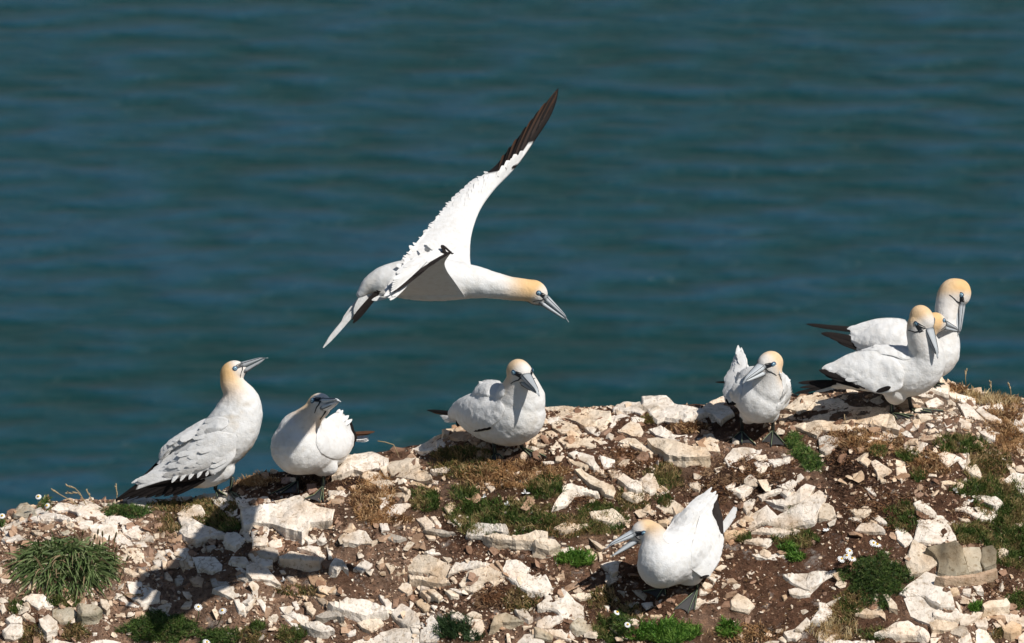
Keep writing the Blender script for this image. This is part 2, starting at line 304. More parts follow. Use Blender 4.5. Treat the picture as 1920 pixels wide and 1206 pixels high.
# ------------------------------------------------------------------ stones
# each: tile ; visible front height ; tone ; outline of the upper face (tile units, five to a photo pixel)
OFF = [(384*i, 724) for i in range(5)]+[(384*i, 965) for i in range(5)]
STONES = """
1;4;w;0,1010 180,1010 270,1060 300,1120 290,1180 370,1215 250,1215 150,1130 60,1060 0,1040
1;4;w;290,1070 380,1030 470,1040 580,1040 610,1090 560,1120 410,1130 330,1110
1;18;w;370,1150 560,1120 680,1110 790,1060 880,1035 950,1090 1050,1140 1185,1155 1165,1250 970,1260 900,1335 760,1325 640,1270 520,1265 400,1285
1;4;c;655,1070 790,1050 800,1080 690,1115
1;3;w;1160,985 1300,985 1320,1030 1220,1060 1170,1030
1;3;t;1180,1060 1300,1040 1300,1090 1200,1110
1;3;p;960,920 1040,910 1050,970 980,1000
1;3;p;720,860 800,850 820,900 720,910
1;9;w;1230,760 1330,660 1560,620 1700,680 1700,730 1560,760 1480,800 1400,790 1300,830 1210,840
1;4;c;1490,790 1600,800 1690,850 1690,880 1560,890 1480,850
1;4;c;1640,760 1700,730 1740,820 1700,850
1;5;c;1700,720 1900,680 2000,680 2100,800 2120,890 1920,860 1760,830
1;5;c;1560,890 1700,880 1800,950 1910,1010 1860,1040 1700,1020 1640,960
1;4;c;1700,880 1780,880 1920,980 1900,1000 1800,940
1;4;w;1630,1040 1740,1050 1750,1090 1650,1140
1;6;w;1720,1120 1890,1100 1920,1110 1830,1190 1700,1210 1630,1190
1;5;y;1820,870 1920,870 2090,930 2090,950 1900,910
2;6;w;40,580 150,530 270,470 300,480 260,560 200,600 100,600
2;8;c;310,410 400,400 460,390 470,410 400,440 320,470
2;8;t;380,430 500,390 640,460 650,500 620,530 430,490 370,470
2;4;w;250,520 300,490 370,480 400,510 340,560 260,590
2;6;t;650,600 740,540 780,620 740,670 640,650
2;5;t;810,600 880,600 900,640 840,670
2;6;c;1290,200 1450,190 1630,210 1860,240 1860,310 1820,360 1640,370 1560,320 1460,290 1300,290
2;3;w;1270,310 1400,290 1430,320 1280,360
2;4;c;1340,340 1450,330 1560,370 1610,440 1560,460 1430,440 1350,390
2;3;w;1220,380 1290,390 1210,420
2;4;w;1870,290 1920,270 1950,300 1930,350 1890,380 1850,350
2;3;w;1640,390 1700,380 1820,430 1760,460 1690,430
2;4;c;1280,430 1340,420 1440,480 1560,470 1590,490 1570,550 1480,560 1400,510
2;4;c;1590,500 1790,485 1800,520 1750,570 1590,545
2;4;c;1150,490 1290,470 1330,510 1290,560 1200,550
2;3;c;1040,530 1110,515 1220,570 1150,610 1080,600
2;3;c;1100,490 1160,460 1250,440 1260,460 1180,480 1110,510
2;3;c;1320,590 1380,520 1430,580 1400,620 1340,620
2;3;t;1180,600 1250,590 1300,620 1280,640 1190,630
2;3;c;1370,660 1440,650 1480,680 1440,700 1370,690
2;3;w;1250,700 1360,710 1350,725 1270,725
2;5;w;1500,630 1560,610 1720,660 1730,700 1770,760 1720,770 1620,700 1550,680
2;4;c;1490,680 1560,690 1670,750 1640,770 1540,730
2;4;w;1780,650 1920,690 1920,750 1820,740
2;9;c;1560,790 1620,780 1720,850 1790,900 1900,940 1920,980 1900,1030 1830,1010 1780,960 1700,920 1640,860
2;3;c;1740,775 1820,775 1820,830 1760,800
2;4;c;1860,790 1920,780 1930,850 1900,850
2;8;w;1430,950 1520,930 1700,990 1750,1000 1750,1030 1620,1010 1560,1040 1470,1100 1360,1115 1390,1060 1440,1000
2;4;w;700,910 790,915 800,960 760,980
2;4;w;200,790 380,750 400,780 330,810 230,810
2;3;w;200,880 290,890 310,920 220,910
2;4;c;330,1130 420,1060 430,1140 380,1200
3;7;w;0,200 90,150 230,145 270,230 240,250 150,235 50,240 0,235
3;12;w;280,100 350,95 490,100 560,150 720,180 870,215 870,240 720,270 640,290 480,270 420,290 350,250 290,190
3;9;w;850,180 920,140 1030,110 1110,250 1050,270 1000,300 900,240
3;4;c;880,260 1010,290 1060,290 1000,330 920,335
3;4;c;740,280 860,310 870,340 800,330
3;3;c;500,310 640,305 740,325 640,335
3;4;w;0,290 60,260 150,285 120,320 40,320 0,330
3;4;w;160,290 210,280 280,300 260,350 230,340 170,330
3;5;c;40,420 150,340 230,350 265,420 250,490 190,470 120,440
3;7;c;50,520 130,490 200,500 280,550 390,580 380,610 330,640 230,590
3;5;w;340,410 440,390 560,440 840,440 840,520 800,560 700,510 600,500 540,490 440,460
3;5;c;840,450 920,460 960,510 985,600 880,600 830,570
3;19;c;330,490 420,480 560,500 640,540 720,560 840,570 880,630 860,640 660,660 520,640 440,580 370,540
3;5;w;1040,690 1110,600 1200,580 1370,590 1350,630 1290,670 1220,700 1170,745 1080,735
3;4;c;1290,650 1420,640 1430,680 1350,695
3;4;w;1310,710 1440,710 1450,740 1350,765
3;5;w;1440,690 1640,670 1630,700 1500,735
3;3;c;940,770 1010,750 1010,790 960,800
3;4;c;690,910 780,895 815,940 790,970 720,945
3;5;w;0,740 50,770 80,830 40,860 0,850
3;12;w;40,860 90,810 180,880 250,910 250,960 200,970 140,950 90,900
3;9;c;90,1000 260,980 275,1020 200,1060 130,1030
3;10;w;250,870 310,820 360,820 405,920 330,960 270,930
3;4;g;410,970 480,940 510,980 470,1000
3;7;w;1100,970 1200,930 1370,885 1350,910 1260,960 1190,1005
3;4;w;1040,940 1140,900 1120,940 1060,960
3;6;w;1530,920 1600,900 1740,820 1770,850 1700,900 1620,950
3;6;w;1340,1010 1440,980 1560,940 1560,980 1440,1020 1390,1045
3;5;w;1570,990 1650,950 1690,970 1620,1025
3;9;w;1420,1065 1600,1060 1700,1000 1790,920 1870,940 1820,1030 1740,1090 1600,1120
3;6;w;1200,1100 1300,1040 1320,1070 1240,1170
3;9;w;1240,1230 1440,1120 1530,1210 1720,1110 1890,985 1960,1030 1900,1130 1840,1240 1600,1300 1540,1290 1400,1270 1330,1320 1250,1340 1200,1300
3;8;w;1300,1370 1390,1320 1560,1335 1620,1320 1720,1350 1600,1375 1470,1385 1380,1370
3;4;c;400,1120 480,1060 560,1080 640,1140 560,1190 470,1170
4;8;w;0,480 60,460 190,490 170,540 80,610 60,620 10,590
4;8;c;-320,190 -180,110 -20,60 110,95 120,125 0,160 -150,220 -200,215
4;6;c;-400,300 -200,240 0,160 180,125 310,190 580,210 660,290 700,390 560,370 360,350 170,340 330,370 320,400 150,410 40,400 0,440 -150,390 -330,340
4;5;w;260,430 400,370 520,370 690,420 790,480 720,500 560,490 400,470 300,450
4;5;w;660,320 700,330 880,460 870,475 800,450 720,400
4;4;w;770,360 900,330 970,380 860,410
4;6;c;920,270 1050,250 1060,300 960,320
4;9;y;680,120 820,110 850,200 780,200 720,150
4;4;t;780,210 850,215 850,260 800,250
4;4;c;860,100 950,120 980,160 900,140
4;3;t;870,160 950,180 930,200 870,190
4;5;w;890,60 960,20 1050,10 1080,50 1060,100 960,90
4;9;w;960,0 1080,-60 1150,-90 1210,-20 1200,70 1100,40
4;5;w;1210,50 1240,50 1460,120 1450,150 1330,140 1240,100
4;4;w;1000,150 1100,110 1160,150 1090,190 1020,190
4;7;w;1310,170 1420,200 1560,330 1640,440 1630,490 1520,430 1460,340 1380,290
4;6;w;1420,160 1480,170 1700,320 1710,350 1560,300
4;4;w;1250,310 1330,300 1420,350 1400,400 1330,380
4;4;w;1010,350 1130,300 1170,340 1050,380
4;4;w;1170,340 1230,340 1270,400 1200,410
4;4;w;1520,190 1700,155 1720,210 1580,210
4;6;w;1850,290 1920,250 1990,250 2000,440 1880,400 1830,350
4;5;w;800,510 930,520 1010,540 950,600 900,630 800,580
4;3;t;940,470 1080,450 1080,490 970,500
4;6;w;1120,640 1180,610 1330,670 1270,690 1200,740 1150,700
4;5;w;1330,640 1390,620 1420,670 1350,760 1310,710
4;7;c;1360,760 1470,735 1500,780 1510,850 1440,820
4;4;t;1620,570 1700,620 1710,650 1640,600
4;4;c;380,700 450,670 490,700 450,750
4;8;w;490,710 530,690 670,780 640,800 550,830 540,790 510,750
4;5;w;720,770 800,750 820,840 770,880 730,830
4;4;w;440,960 480,940 530,1010 500,1010
4;3;c;570,860 620,850 630,890 580,890
4;4;c;1150,890 1200,875 1290,900 1270,915 1160,915
4;6;w;890,1100 950,1070 1020,1110 1090,1190 1000,1200 920,1150
4;9;w;1440,1020 1500,1010 1660,1040 1710,1090 1650,1120 1570,1090 1510,1060
4;6;w;1290,1150 1370,1120 1500,1150 1680,1170 1660,1205 1600,1250 1560,1250 1460,1210 1360,1160
4;8;w;1730,880 1830,805 1920,830 2000,850 2000,1000 1880,980 1840,920
4;4;c;1740,720 1780,730 1840,790 1790,790
4;5;c;1850,560 1920,600 1990,620 1980,700 1880,650
4;4;c;290,1150 400,1160 490,1125 480,1170 420,1205 340,1205
4;6;c;0,1090 90,1100 130,1140 150,1205 90,1240 0,1230
5;6;w;40,90 120,60 250,20 330,10 350,60 260,70 100,100
5;10;l;130,-20 190,-100 250,-110 320,-60 330,-10 250,10 150,0
5;5;w;340,-50 380,-70 500,-10 640,20 650,60 500,40 460,60 350,60 360,20
5;8;w;490,-50 570,-120 660,-140 720,-110 760,-70 720,-20 640,-50 540,-40
5;6;w;750,-110 830,-130 970,-60 980,-40 880,-60 770,-80
5;4;w;720,-20 800,-80 920,-40 1040,0 900,60 840,40 740,10
5;4;w;650,60 700,40 860,60 860,90 760,130 650,95
5;5;w;840,110 900,80 1090,110 1095,170 1000,220 880,170
5;5;w;960,70 1030,25 1130,20 1290,80 1280,100 1180,130 1090,120 990,100
5;7;w;1150,120 1200,110 1320,190 1290,220 1230,210 1160,170
5;6;w;1210,115 1340,100 1430,200 1430,230 1320,230 1330,180
5;5;w;1090,190 1130,180 1220,240 1240,280 1180,285 1090,265
5;4;w;1240,255 1350,245 1380,295 1330,300
5;5;w;0,140 90,110 140,150 235,230 140,235 60,250 20,230 60,190
5;4;c;300,140 350,140 500,210 490,240 420,215 340,180
5;3;c;120,100 270,100 270,130 190,135
5;4;l;570,160 640,140 660,170 600,185
5;4;c;1140,320 1250,310 1350,370 1340,410 1220,390
5;4;c;1230,400 1320,400 1340,460 1270,450
5;4;w;1350,350 1410,350 1420,400 1360,390
5;6;w;1430,420 1490,360 1560,420 1560,490 1470,465
5;5;w;1550,330 1590,320 1690,400 1660,410 1560,350
5;5;w;1630,310 1770,315 1770,390 1740,410 1680,370
5;4;c;1440,180 1490,170 1490,210 1450,215
5;5;y;1680,430 1790,420 1830,490 1740,495 1720,515
5;5;w;1810,410 1920,400 2010,400 2090,480 2110,520 1990,520 1870,500
5;13;w;1680,20 1750,20 2090,170 2100,190 1960,190 1840,220 1740,190 1690,150 1720,110
5;5;w;1680,-10 1780,-100 1880,-70 1920,10 1850,20 1740,10
5;9;w;2110,190 2130,165 2200,160 2290,220 2200,290 2130,260
5;3;y;1730,240 1770,240 1820,320 1800,330
5;6;w;1200,630 1310,630 1490,730 1480,800 1320,830 1240,770 1220,700
5;4;c;1370,830 1460,850 1480,900 1450,940 1400,880
5;5;c;1480,860 1550,810 1600,850 1570,900 1500,900
5;6;w;250,800 290,750 400,750 430,780 410,820 360,870 300,840
5;5;w;400,840 430,770 500,850 420,860
5;8;l;500,890 560,870 680,880 720,930 660,980 560,1000 500,950
5;24;l;740,840 870,840 930,870 890,900 780,910
5;12;c;940,790 1000,800 1030,850 1000,890 960,860
5;7;w;60,980 140,920 200,960 190,1010 100,1010
5;7;c;210,940 250,910 320,970 240,970
5;14;w;30,1080 90,1030 200,1030 190,1100 130,1130 60,1120
5;14;w;370,980 450,940 530,1000 530,1060 440,1090 390,1040
5;4;w;530,1050 590,1070 590,1095 540,1080
5;8;w;470,1200 540,1170 680,1200 700,1260 480,1260
5;8;w;860,1190 960,1175 1120,1190 1130,1260 840,1260
5;3;c;0,590 100,610 90,650 20,630
5;3;t;100,390 150,400 180,430 120,430
5;3;c;-20,480 20,500 15,560 -20,570
5;4;c;1160,500 1210,500 1300,560 1240,570 1170,540
5;4;c;1300,500 1400,550 1390,580 1300,540
5;4;c;1540,560 1600,570 1620,610 1560,600
5;5;g;1640,600 1690,580 1730,600 1700,640 1660,640
5;5;t;1780,600 1850,570 1910,600 1890,670 1820,640
5;4;y;1300,910 1350,910 1400,980 1330,940
5;2;w;870,1105 910,1105 905,1120 875,1120
5;4;w;1090,730 1140,740 1200,810 1300,840 1290,860 1180,840 1100,770
5;4;c;1750,800 1810,820 1780,860 1700,860
6;6;w;440,160 520,140 600,140 580,280 450,290
6;8;c;345,90 410,150 440,240 400,240 360,180
6;4;w;285,230 360,220 355,300 290,280
6;5;w;590,270 640,230 710,230 725,290 700,300 620,300
6;6;w;520,70 600,45 650,90 640,110 540,120
6;8;w;640,90 760,130 770,160 700,150
6;5;g;20,290 90,275 170,300 170,330 90,310 30,320
6;8;g;490,350 600,310 690,340 680,390 640,410 540,390
6;6;w;410,370 470,360 520,405 480,450 430,400
6;8;w;480,450 540,400 630,420 630,470 560,480 500,465
6;8;w;235,430 260,390 380,400 410,450 400,470 300,450
6;11;w;400,480 460,450 560,480 640,560 700,640 610,600 450,590 400,540
6;4;w;290,500 330,490 400,540 340,530
6;7;g;300,560 350,545 410,600 380,620 310,590
6;4;w;430,660 490,690 495,770 460,780 440,710
6;4;g;60,600 140,580 270,650 200,665 80,650
6;8;w;90,700 170,670 290,670 430,740 450,790 400,840 340,800 260,770 180,740
6;6;w;280,800 320,790 400,870 370,910 320,890
6;5;w;480,790 530,790 570,850 560,910 520,850
6;18;w;710,390 810,350 940,370 1090,410 1060,440 960,430 820,420 720,410
6;7;w;880,310 980,290 1080,310 1150,360 1100,400 1020,350
6;4;w;920,210 1000,190 1060,240 970,250
6;4;w;1140,290 1180,300 1190,400 1160,390
6;4;w;1110,160 1150,260 1100,250 1060,230
6;9;w;1180,470 1220,410 1290,430 1340,520 1280,490 1240,520
6;6;w;1400,500 1480,410 1580,460 1480,520
6;8;w;1290,220 1350,180 1440,145 1500,160 1560,240 1430,265 1310,250
6;5;c;1560,250 1670,205 1670,225 1570,270
6;6;w;1640,80 1710,80 1730,140 1660,145
6;7;g;1670,165 1750,170 1880,220 1800,230 1720,210
6;3;w;1260,220 1290,220 1300,255 1265,260
6;4;w;770,580 820,550 860,610 830,620
6;2;w;700,520 740,510 760,540 720,540
6;4;t;960,560 1030,540 1140,620 1050,660 1000,640
6;5;w;1060,660 1150,620 1290,700 1280,725 1180,720 1080,710
6;3;y;1040,740 1120,720 1180,740 1090,770
6;5;w;820,820 860,810 885,870 850,885
6;7;c;930,830 990,820 1040,890 1010,930 960,890
6;5;g;1050,780 1110,780 1180,840 1110,840
6;13;g;1045,940 1150,890 1230,890 1300,960 1200,950 1110,960
6;17;w;1180,820 1270,830 1330,800 1500,800 1690,870 1680,890 1500,920 1310,890 1220,860
6;8;c;1440,1010 1540,970 1640,980 1670,1020 1620,1060 1560,1080 1480,1050
6;4;w;1320,1100 1420,1070 1410,1110 1350,1120
6;9;w;910,1040 1060,1000 1200,1070 1210,1090 1080,1100 990,1070
6;7;w;720,945 780,940 850,990 885,1060 850,1065 790,1000
6;6;w;710,870 790,860 860,930 960,960 970,1010 900,1020 830,960 760,930
6;6;w;1640,760 1690,770 1800,860 1790,900 1720,880
6;6;w;1760,920 1840,830 1920,880 1990,950 2010,1020 1900,1040 1800,980
6;8;w;1660,1100 1800,1070 1960,1070 2000,1150 1980,1260 1640,1260 1560,1180
6;7;w;1400,1190 1560,1140 1650,1140 1630,1200 1500,1260 1400,1260
6;7;w;1820,680 1880,600 1920,620 1944,700 1900,735
6;4;c;1690,460 1740,440 1800,480 1740,520
6;4;w;210,1100 260,1110 270,1170 230,1150
6;5;c;1060,1120 1110,1180 1100,1260 1050,1180
6;5;w;940,1180 1010,1200 990,1260 940,1250
6;3;p;820,660 890,690 870,730 800,700
6;3;c;910,760 960,760 970,780 930,785
6;3;t;1540,780 1590,790 1580,810 1480,800
7;5;c;30,400 170,390 300,440 390,470 430,440 440,490 370,540 340,580 280,580 190,540 0,530 0,470
7;10;c;0,570 180,590 190,570 320,580 370,640 250,635 120,610 20,610
7;6;w;380,540 440,440 570,435 740,460 700,480 560,500
7;5;c;480,640 560,530 730,480 880,560 870,590 760,620 640,650 500,660
7;4;c;750,620 850,590 890,600 790,650
7;4;c;490,690 700,640 740,650 600,720
7;6;w;900,560 890,500 920,430 1040,440 1100,490 1260,560 1320,680 1220,720 1100,710 1020,670 960,620
7;7;w;1270,720 1330,680 1400,660 1470,730 1540,810 1610,850 1620,940 1540,960 1440,950 1350,900 1220,880 1210,850 1280,790
7;4;t;740,460 780,450 840,510 850,530 800,510
7;5;t;800,440 830,430 880,500 870,530
7;4;w;145,350 210,320 270,330 290,370 180,365
7;4;c;310,390 440,405 430,430 360,435
7;5;w;110,690 120,640 240,640 260,660 180,680
7;7;c;110,720 160,700 240,780 170,780
7;9;c;170,700 230,690 310,770 270,790
7;8;c;340,710 380,700 460,745 450,760 390,750
7;4;w;380,690 490,700 490,740 440,720
7;4;y;60,820 110,790 200,850 180,900 140,900
7;3;w;0,800 40,830 20,860 0,870
7;3;w;200,850 270,860 230,890
7;5;w;-40,900 70,980 100,1040 50,1050 -40,1030
7;6;w;110,930 190,930 250,1000 290,1090 260,1190 100,1170 110,1080
7;4;w;390,950 450,920 580,970 490,1000 400,970
7;4;c;540,930 600,900 680,930 670,970 600,960
7;5;w;520,1000 670,980 690,1060 600,1160 540,1130 600,1060
7;4;w;10,1060 90,1080 90,1110 30,1100
7;5;w;-60,1110 100,1200 60,1260 -60,1260
7;13;l;770,1030 800,950 900,920 980,950 1060,990 980,1000 870,1000 810,1030
7;7;w;990,890 1080,880 1150,970 1110,985 1020,930
7;4;c;1060,1040 1150,1030 1140,1050 1070,1060
7;5;w;1200,1000 1280,950 1420,950 1430,980 1300,1060 1200,1050
7;5;w;1270,1090 1400,1040 1480,990 1520,1020 1500,1070 1540,1130 1500,1160 1350,1120
7;6;l;1510,1040 1580,970 1660,980 1700,1040 1650,1090 1570,1080
7;6;w;1010,1200 1080,1130 1150,1120 1250,1180 1270,1250 1010,1250
7;9;l;1170,1050 1230,1060 1320,1120 1310,1140 1200,1110
7;4;c;1350,1190 1400,1160 1450,1200 1380,1250
7;10;w;560,130 640,70 740,90 890,110 910,150 860,165 780,145 710,150 690,180 600,180 550,170
7;22;c;710,190 860,180 1000,200 1180,150 1275,160 1270,205 1180,230 1000,235 800,225
7;24;c;1180,235 1250,215 1360,230 1380,255 1300,285 1220,265
7;8;c;1370,120 1450,80 1600,80 1770,60 1700,100 1540,130 1440,145
7;5;w;1400,330 1520,295 1540,310 1440,350
7;9;c;1720,30 1700,-20 1900,-50 1990,10 2000,50 1920,70 1830,55
7;5;w;70,30 140,0 200,60 260,120 150,130
7;5;w;200,20 240,10 295,90 280,120
7;10;g;140,140 230,120 400,150 420,165 340,165
7;4;c;150,190 240,200 240,230 180,225
7;4;w;410,40 430,30 490,90 470,110
7;4;w;430,-10 590,-10 590,15 480,20
7;9;w;1800,460 1920,430 1960,450 1950,520 1900,550 1860,500
7;8;g;1840,560 1870,540 1890,620 1860,640
7;4;c;1520,750 1620,730 1700,740 1690,770 1600,790
7;4;t;1310,570 1440,540 1450,590 1330,600
7;3;c;1760,350 1800,350 1810,410 1780,415
7;3;w;1820,850 1880,850 1860,890
8;5;w;760,860 790,740 900,730 970,770 960,810 850,810
8;4;c;800,620 900,640 920,660 850,690
8;4;w;850,570 960,560 990,570 930,620
8;4;w;800,690 860,700 870,730 800,740
8;9;c;1100,800 1160,745 1250,790 1290,830 1250,880 1180,870 1110,850
8;8;w;1640,700 1700,685 1820,720 1830,740 1740,755 1650,735
8;7;w;1600,570 1700,560 1920,530 2060,540 2050,570 1980,600 1830,700 1740,660 1660,620
8;5;w;1230,240 1350,220 1470,240 1460,270 1420,290 1340,270
8;5;w;1300,370 1400,340 1560,360 1610,400 1500,410 1340,390
8;8;y;1030,170 1140,130 1210,130 1240,165 1150,185 1040,190
8;4;c;1100,100 1150,60 1200,100 1120,120
8;3;t;1050,600 1110,595 1150,630 1060,635
8;3;t;190,890 230,890 290,950 240,965 200,920
8;2;y;340,940 440,940 450,955 340,955
8;7;w;1590,1100 1650,1080 1720,1060 1750,1120 1700,1160 1630,1150
8;9;w;1700,1060 1800,960 1830,990 1760,1060
8;4;c;1540,1160 1590,1120 1620,1150 1600,1200
8;4;c;1150,1120 1190,1095 1215,1130 1190,1160
8;9;w;1860,970 1910,900 1990,880 2030,960 1940,980
8;8;y;410,50 480,30 520,40 490,80 420,75
8;3;w;260,830 350,820 400,860 300,870
8;3;g;100,830 230,820 210,850 130,850
8;4;g;160,700 230,690 300,750 280,780
8;3;g;30,710 100,720 90,750
8;3;t;1200,700 1240,710 1210,740
8;3;y;1570,760 1610,750 1620,780 1590,790
8;3;c;950,510 1000,470 1050,480 990,520
8;3;c;1040,370 1120,370 1110,390 1050,390
9;6;w;350,140 400,80 500,70 590,130 610,155 520,160 430,155
9;4;w;500,30 560,10 630,70 630,85 560,70
9;3;w;280,30 350,20 400,70
9;5;w;720,120 770,105 860,190 880,240 800,285 740,220
9;5;w;930,50 1000,0 1150,0 1200,50 1200,80 1100,70 980,80
9;6;w;900,220 940,80 1060,80 1200,90 1260,190 1270,225 1060,270 930,250
9;14;d;1020,320 1270,250 1330,310 1350,400 1390,520 1250,550 1120,510 1130,440 1090,370
9;12;l;1350,320 1430,312 1500,308 1520,370 1500,440 1520,505 1410,520 1375,400
9;15;d;1530,315 1620,295 1660,345 1650,450 1550,490 1515,430
9;19;t;1120,575 1280,575 1500,530 1640,495 1640,520 1500,560 1200,600
9;7;c;820,430 880,260 950,270 1090,370 1120,430 1060,480 960,530 860,550
9;8;w;770,740 850,650 1000,540 1120,580 1210,680 1250,850 1130,870 1060,840 960,760 830,770
9;7;w;810,790 960,765 1060,845 1130,875 1070,950 1080,1040 1000,1000 870,940
9;8;w;1080,900 1130,880 1260,860 1340,930 1280,980 1140,955 1080,935
9;8;c;1040,1010 1100,980 1280,1000 1290,1040 1200,1080 1070,1080
9;7;w;1060,1150 1200,1150 1290,1170 1400,1110 1420,1200 1400,1260 1060,1260
9;6;g;1210,1080 1320,1040 1380,1060 1400,1110 1340,1130 1250,1110
9;6;w;1320,960 1400,900 1530,920 1480,960 1400,1010 1330,1020
9;8;w;1460,1000 1560,960 1580,1020 1560,1050 1480,1040
9;7;w;1470,1090 1530,1050 1560,1080 1640,1190 1600,1210 1480,1190
9;15;c;1540,830 1600,800 1750,780 1780,820 1760,845 1560,865
9;6;t;1570,950 1740,930 1740,960 1600,960
9;8;w;1760,950 1820,900 1870,940 1870,980 1800,980
9;13;y;1720,1060 1800,1000 1890,1030 1880,1080 1800,1110 1740,1090
9;7;w;1870,970 1920,950 1990,970 1980,1040 1890,1040
9;7;w;1870,1150 1920,1100 1990,1100 1990,1250 1880,1250
9;5;y;1210,690 1290,680 1310,720 1250,740
9;7;w;1440,670 1520,670 1540,720 1480,710
9;5;w;1340,690 1420,690 1410,740 1350,730
9;9;c;600,750 640,740 720,830 730,880 660,860 640,800
9;8;c;350,920 470,860 560,860 610,920 610,970 560,930 480,925
9;11;w;600,1080 720,1010 830,1000 960,1070 1010,1120 980,1140 840,1130 700,1120 540,1110
9;8;w;0,820 60,830 120,890 110,950 50,940 0,920
9;5;c;0,1100 120,1050 180,1140 60,1180 0,1170
9;4;c;1300,20 1400,40 1420,70 1330,50
9;7;c;1670,330 1740,310 1770,340 1690,390
9;6;w;60,1195 380,1180 500,1200 500,1260 60,1260
0;7;w;1200,1050 1270,1020 1350,1020 1465,1080 1410,1095 1300,1120 1210,1110
0;4;w;1560,1060 1650,1035 1790,1035 1730,1070 1630,1080
0;3;w;1360,1110 1440,1100 1440,1130 1380,1135
0;3;w;940,1100 1110,1110 1120,1130 980,1130
0;5;w;1670,1190 1780,1105 1880,1120 1920,1200 1900,1215 1740,1215
""".strip().split('\n')  # wide white slab on the bottom edge stands in for a likely gannet back
TONE = {'w': (0.82, 0.74, 0.645), 'c': (0.77, 0.65, 0.51), 't': (0.50, 0.36, 0.25), 'y': (0.66, 0.50, 0.34), 'd': (0.30, 0.26, 0.19), 'p': (0.42, 0.29, 0.24), 'g': (0.50, 0.44, 0.37), 'l': (0.58, 0.51, 0.40)}
PROUD = {  # single stones the eye picks out: label
 (1, 2): 'wide pale slab below the feet of the second gannet from the left, partly shadowed',
 (3, 1): 'broad pale slab tilted on the skyline left of the gannet with the upright tail',
 (3, 12): 'thick overhanging slab with grey front edge between the middle gannet and lower gannet',
 (7, 6): 'smooth white oval slab below the centre turf, just above a clump of brown roots',
 (7, 7): 'white kinked slab just left of the shadow of the lowest gannet',
 (7, 37): 'long layered block jutting out with dark hollow under the centre turf',
 (9, 6): 'dark lichen covered block right below the white layered rock at lower right',
 (8, 4): 'loose rounded tan stone on bare soil right of the lowest gannet',
 (5, 26): 'large white wedge slab beside the left standing gannet, edge facing the bird shadow',
 (5, 30): 'flat white slab between the plantain clump and the bird shadow',
 (5, 36): 'lichen streaked block under the drooping plantain leaves',
 (6, 40): 'long white slab with smooth grey face near the head end of the bird shadow',
 (6, 41): 'rounded pale stone just below the long white slab near the bottom edge',
 (9, 20): 'cream brick shaped block near the bottom right corner',
 (5, 40): 'pale angular boulder nearest the bottom left corner'}
def poly_area(p):
    x, y = p[:, 0], p[:, 1]; return 0.5*(np.dot(x, np.roll(y, -1))-np.dot(y, np.roll(x, -1)))
def inside(p, q):
    c = False; n = len(p); j = n-1
    for i in range(n):
        if (p[i][1] > q[1]) != (p[j][1] > q[1]) and q[0] < (p[j][0]-p[i][0])*(q[1]-p[i][1])/(p[j][1]-p[i][1])+p[i][0]: c = not c
        j = i
    return c
LICHEN_TONE = np.array([0.30, 0.27, 0.19])  # grey-green lichen colour, mixed into stone sides and lichened tops
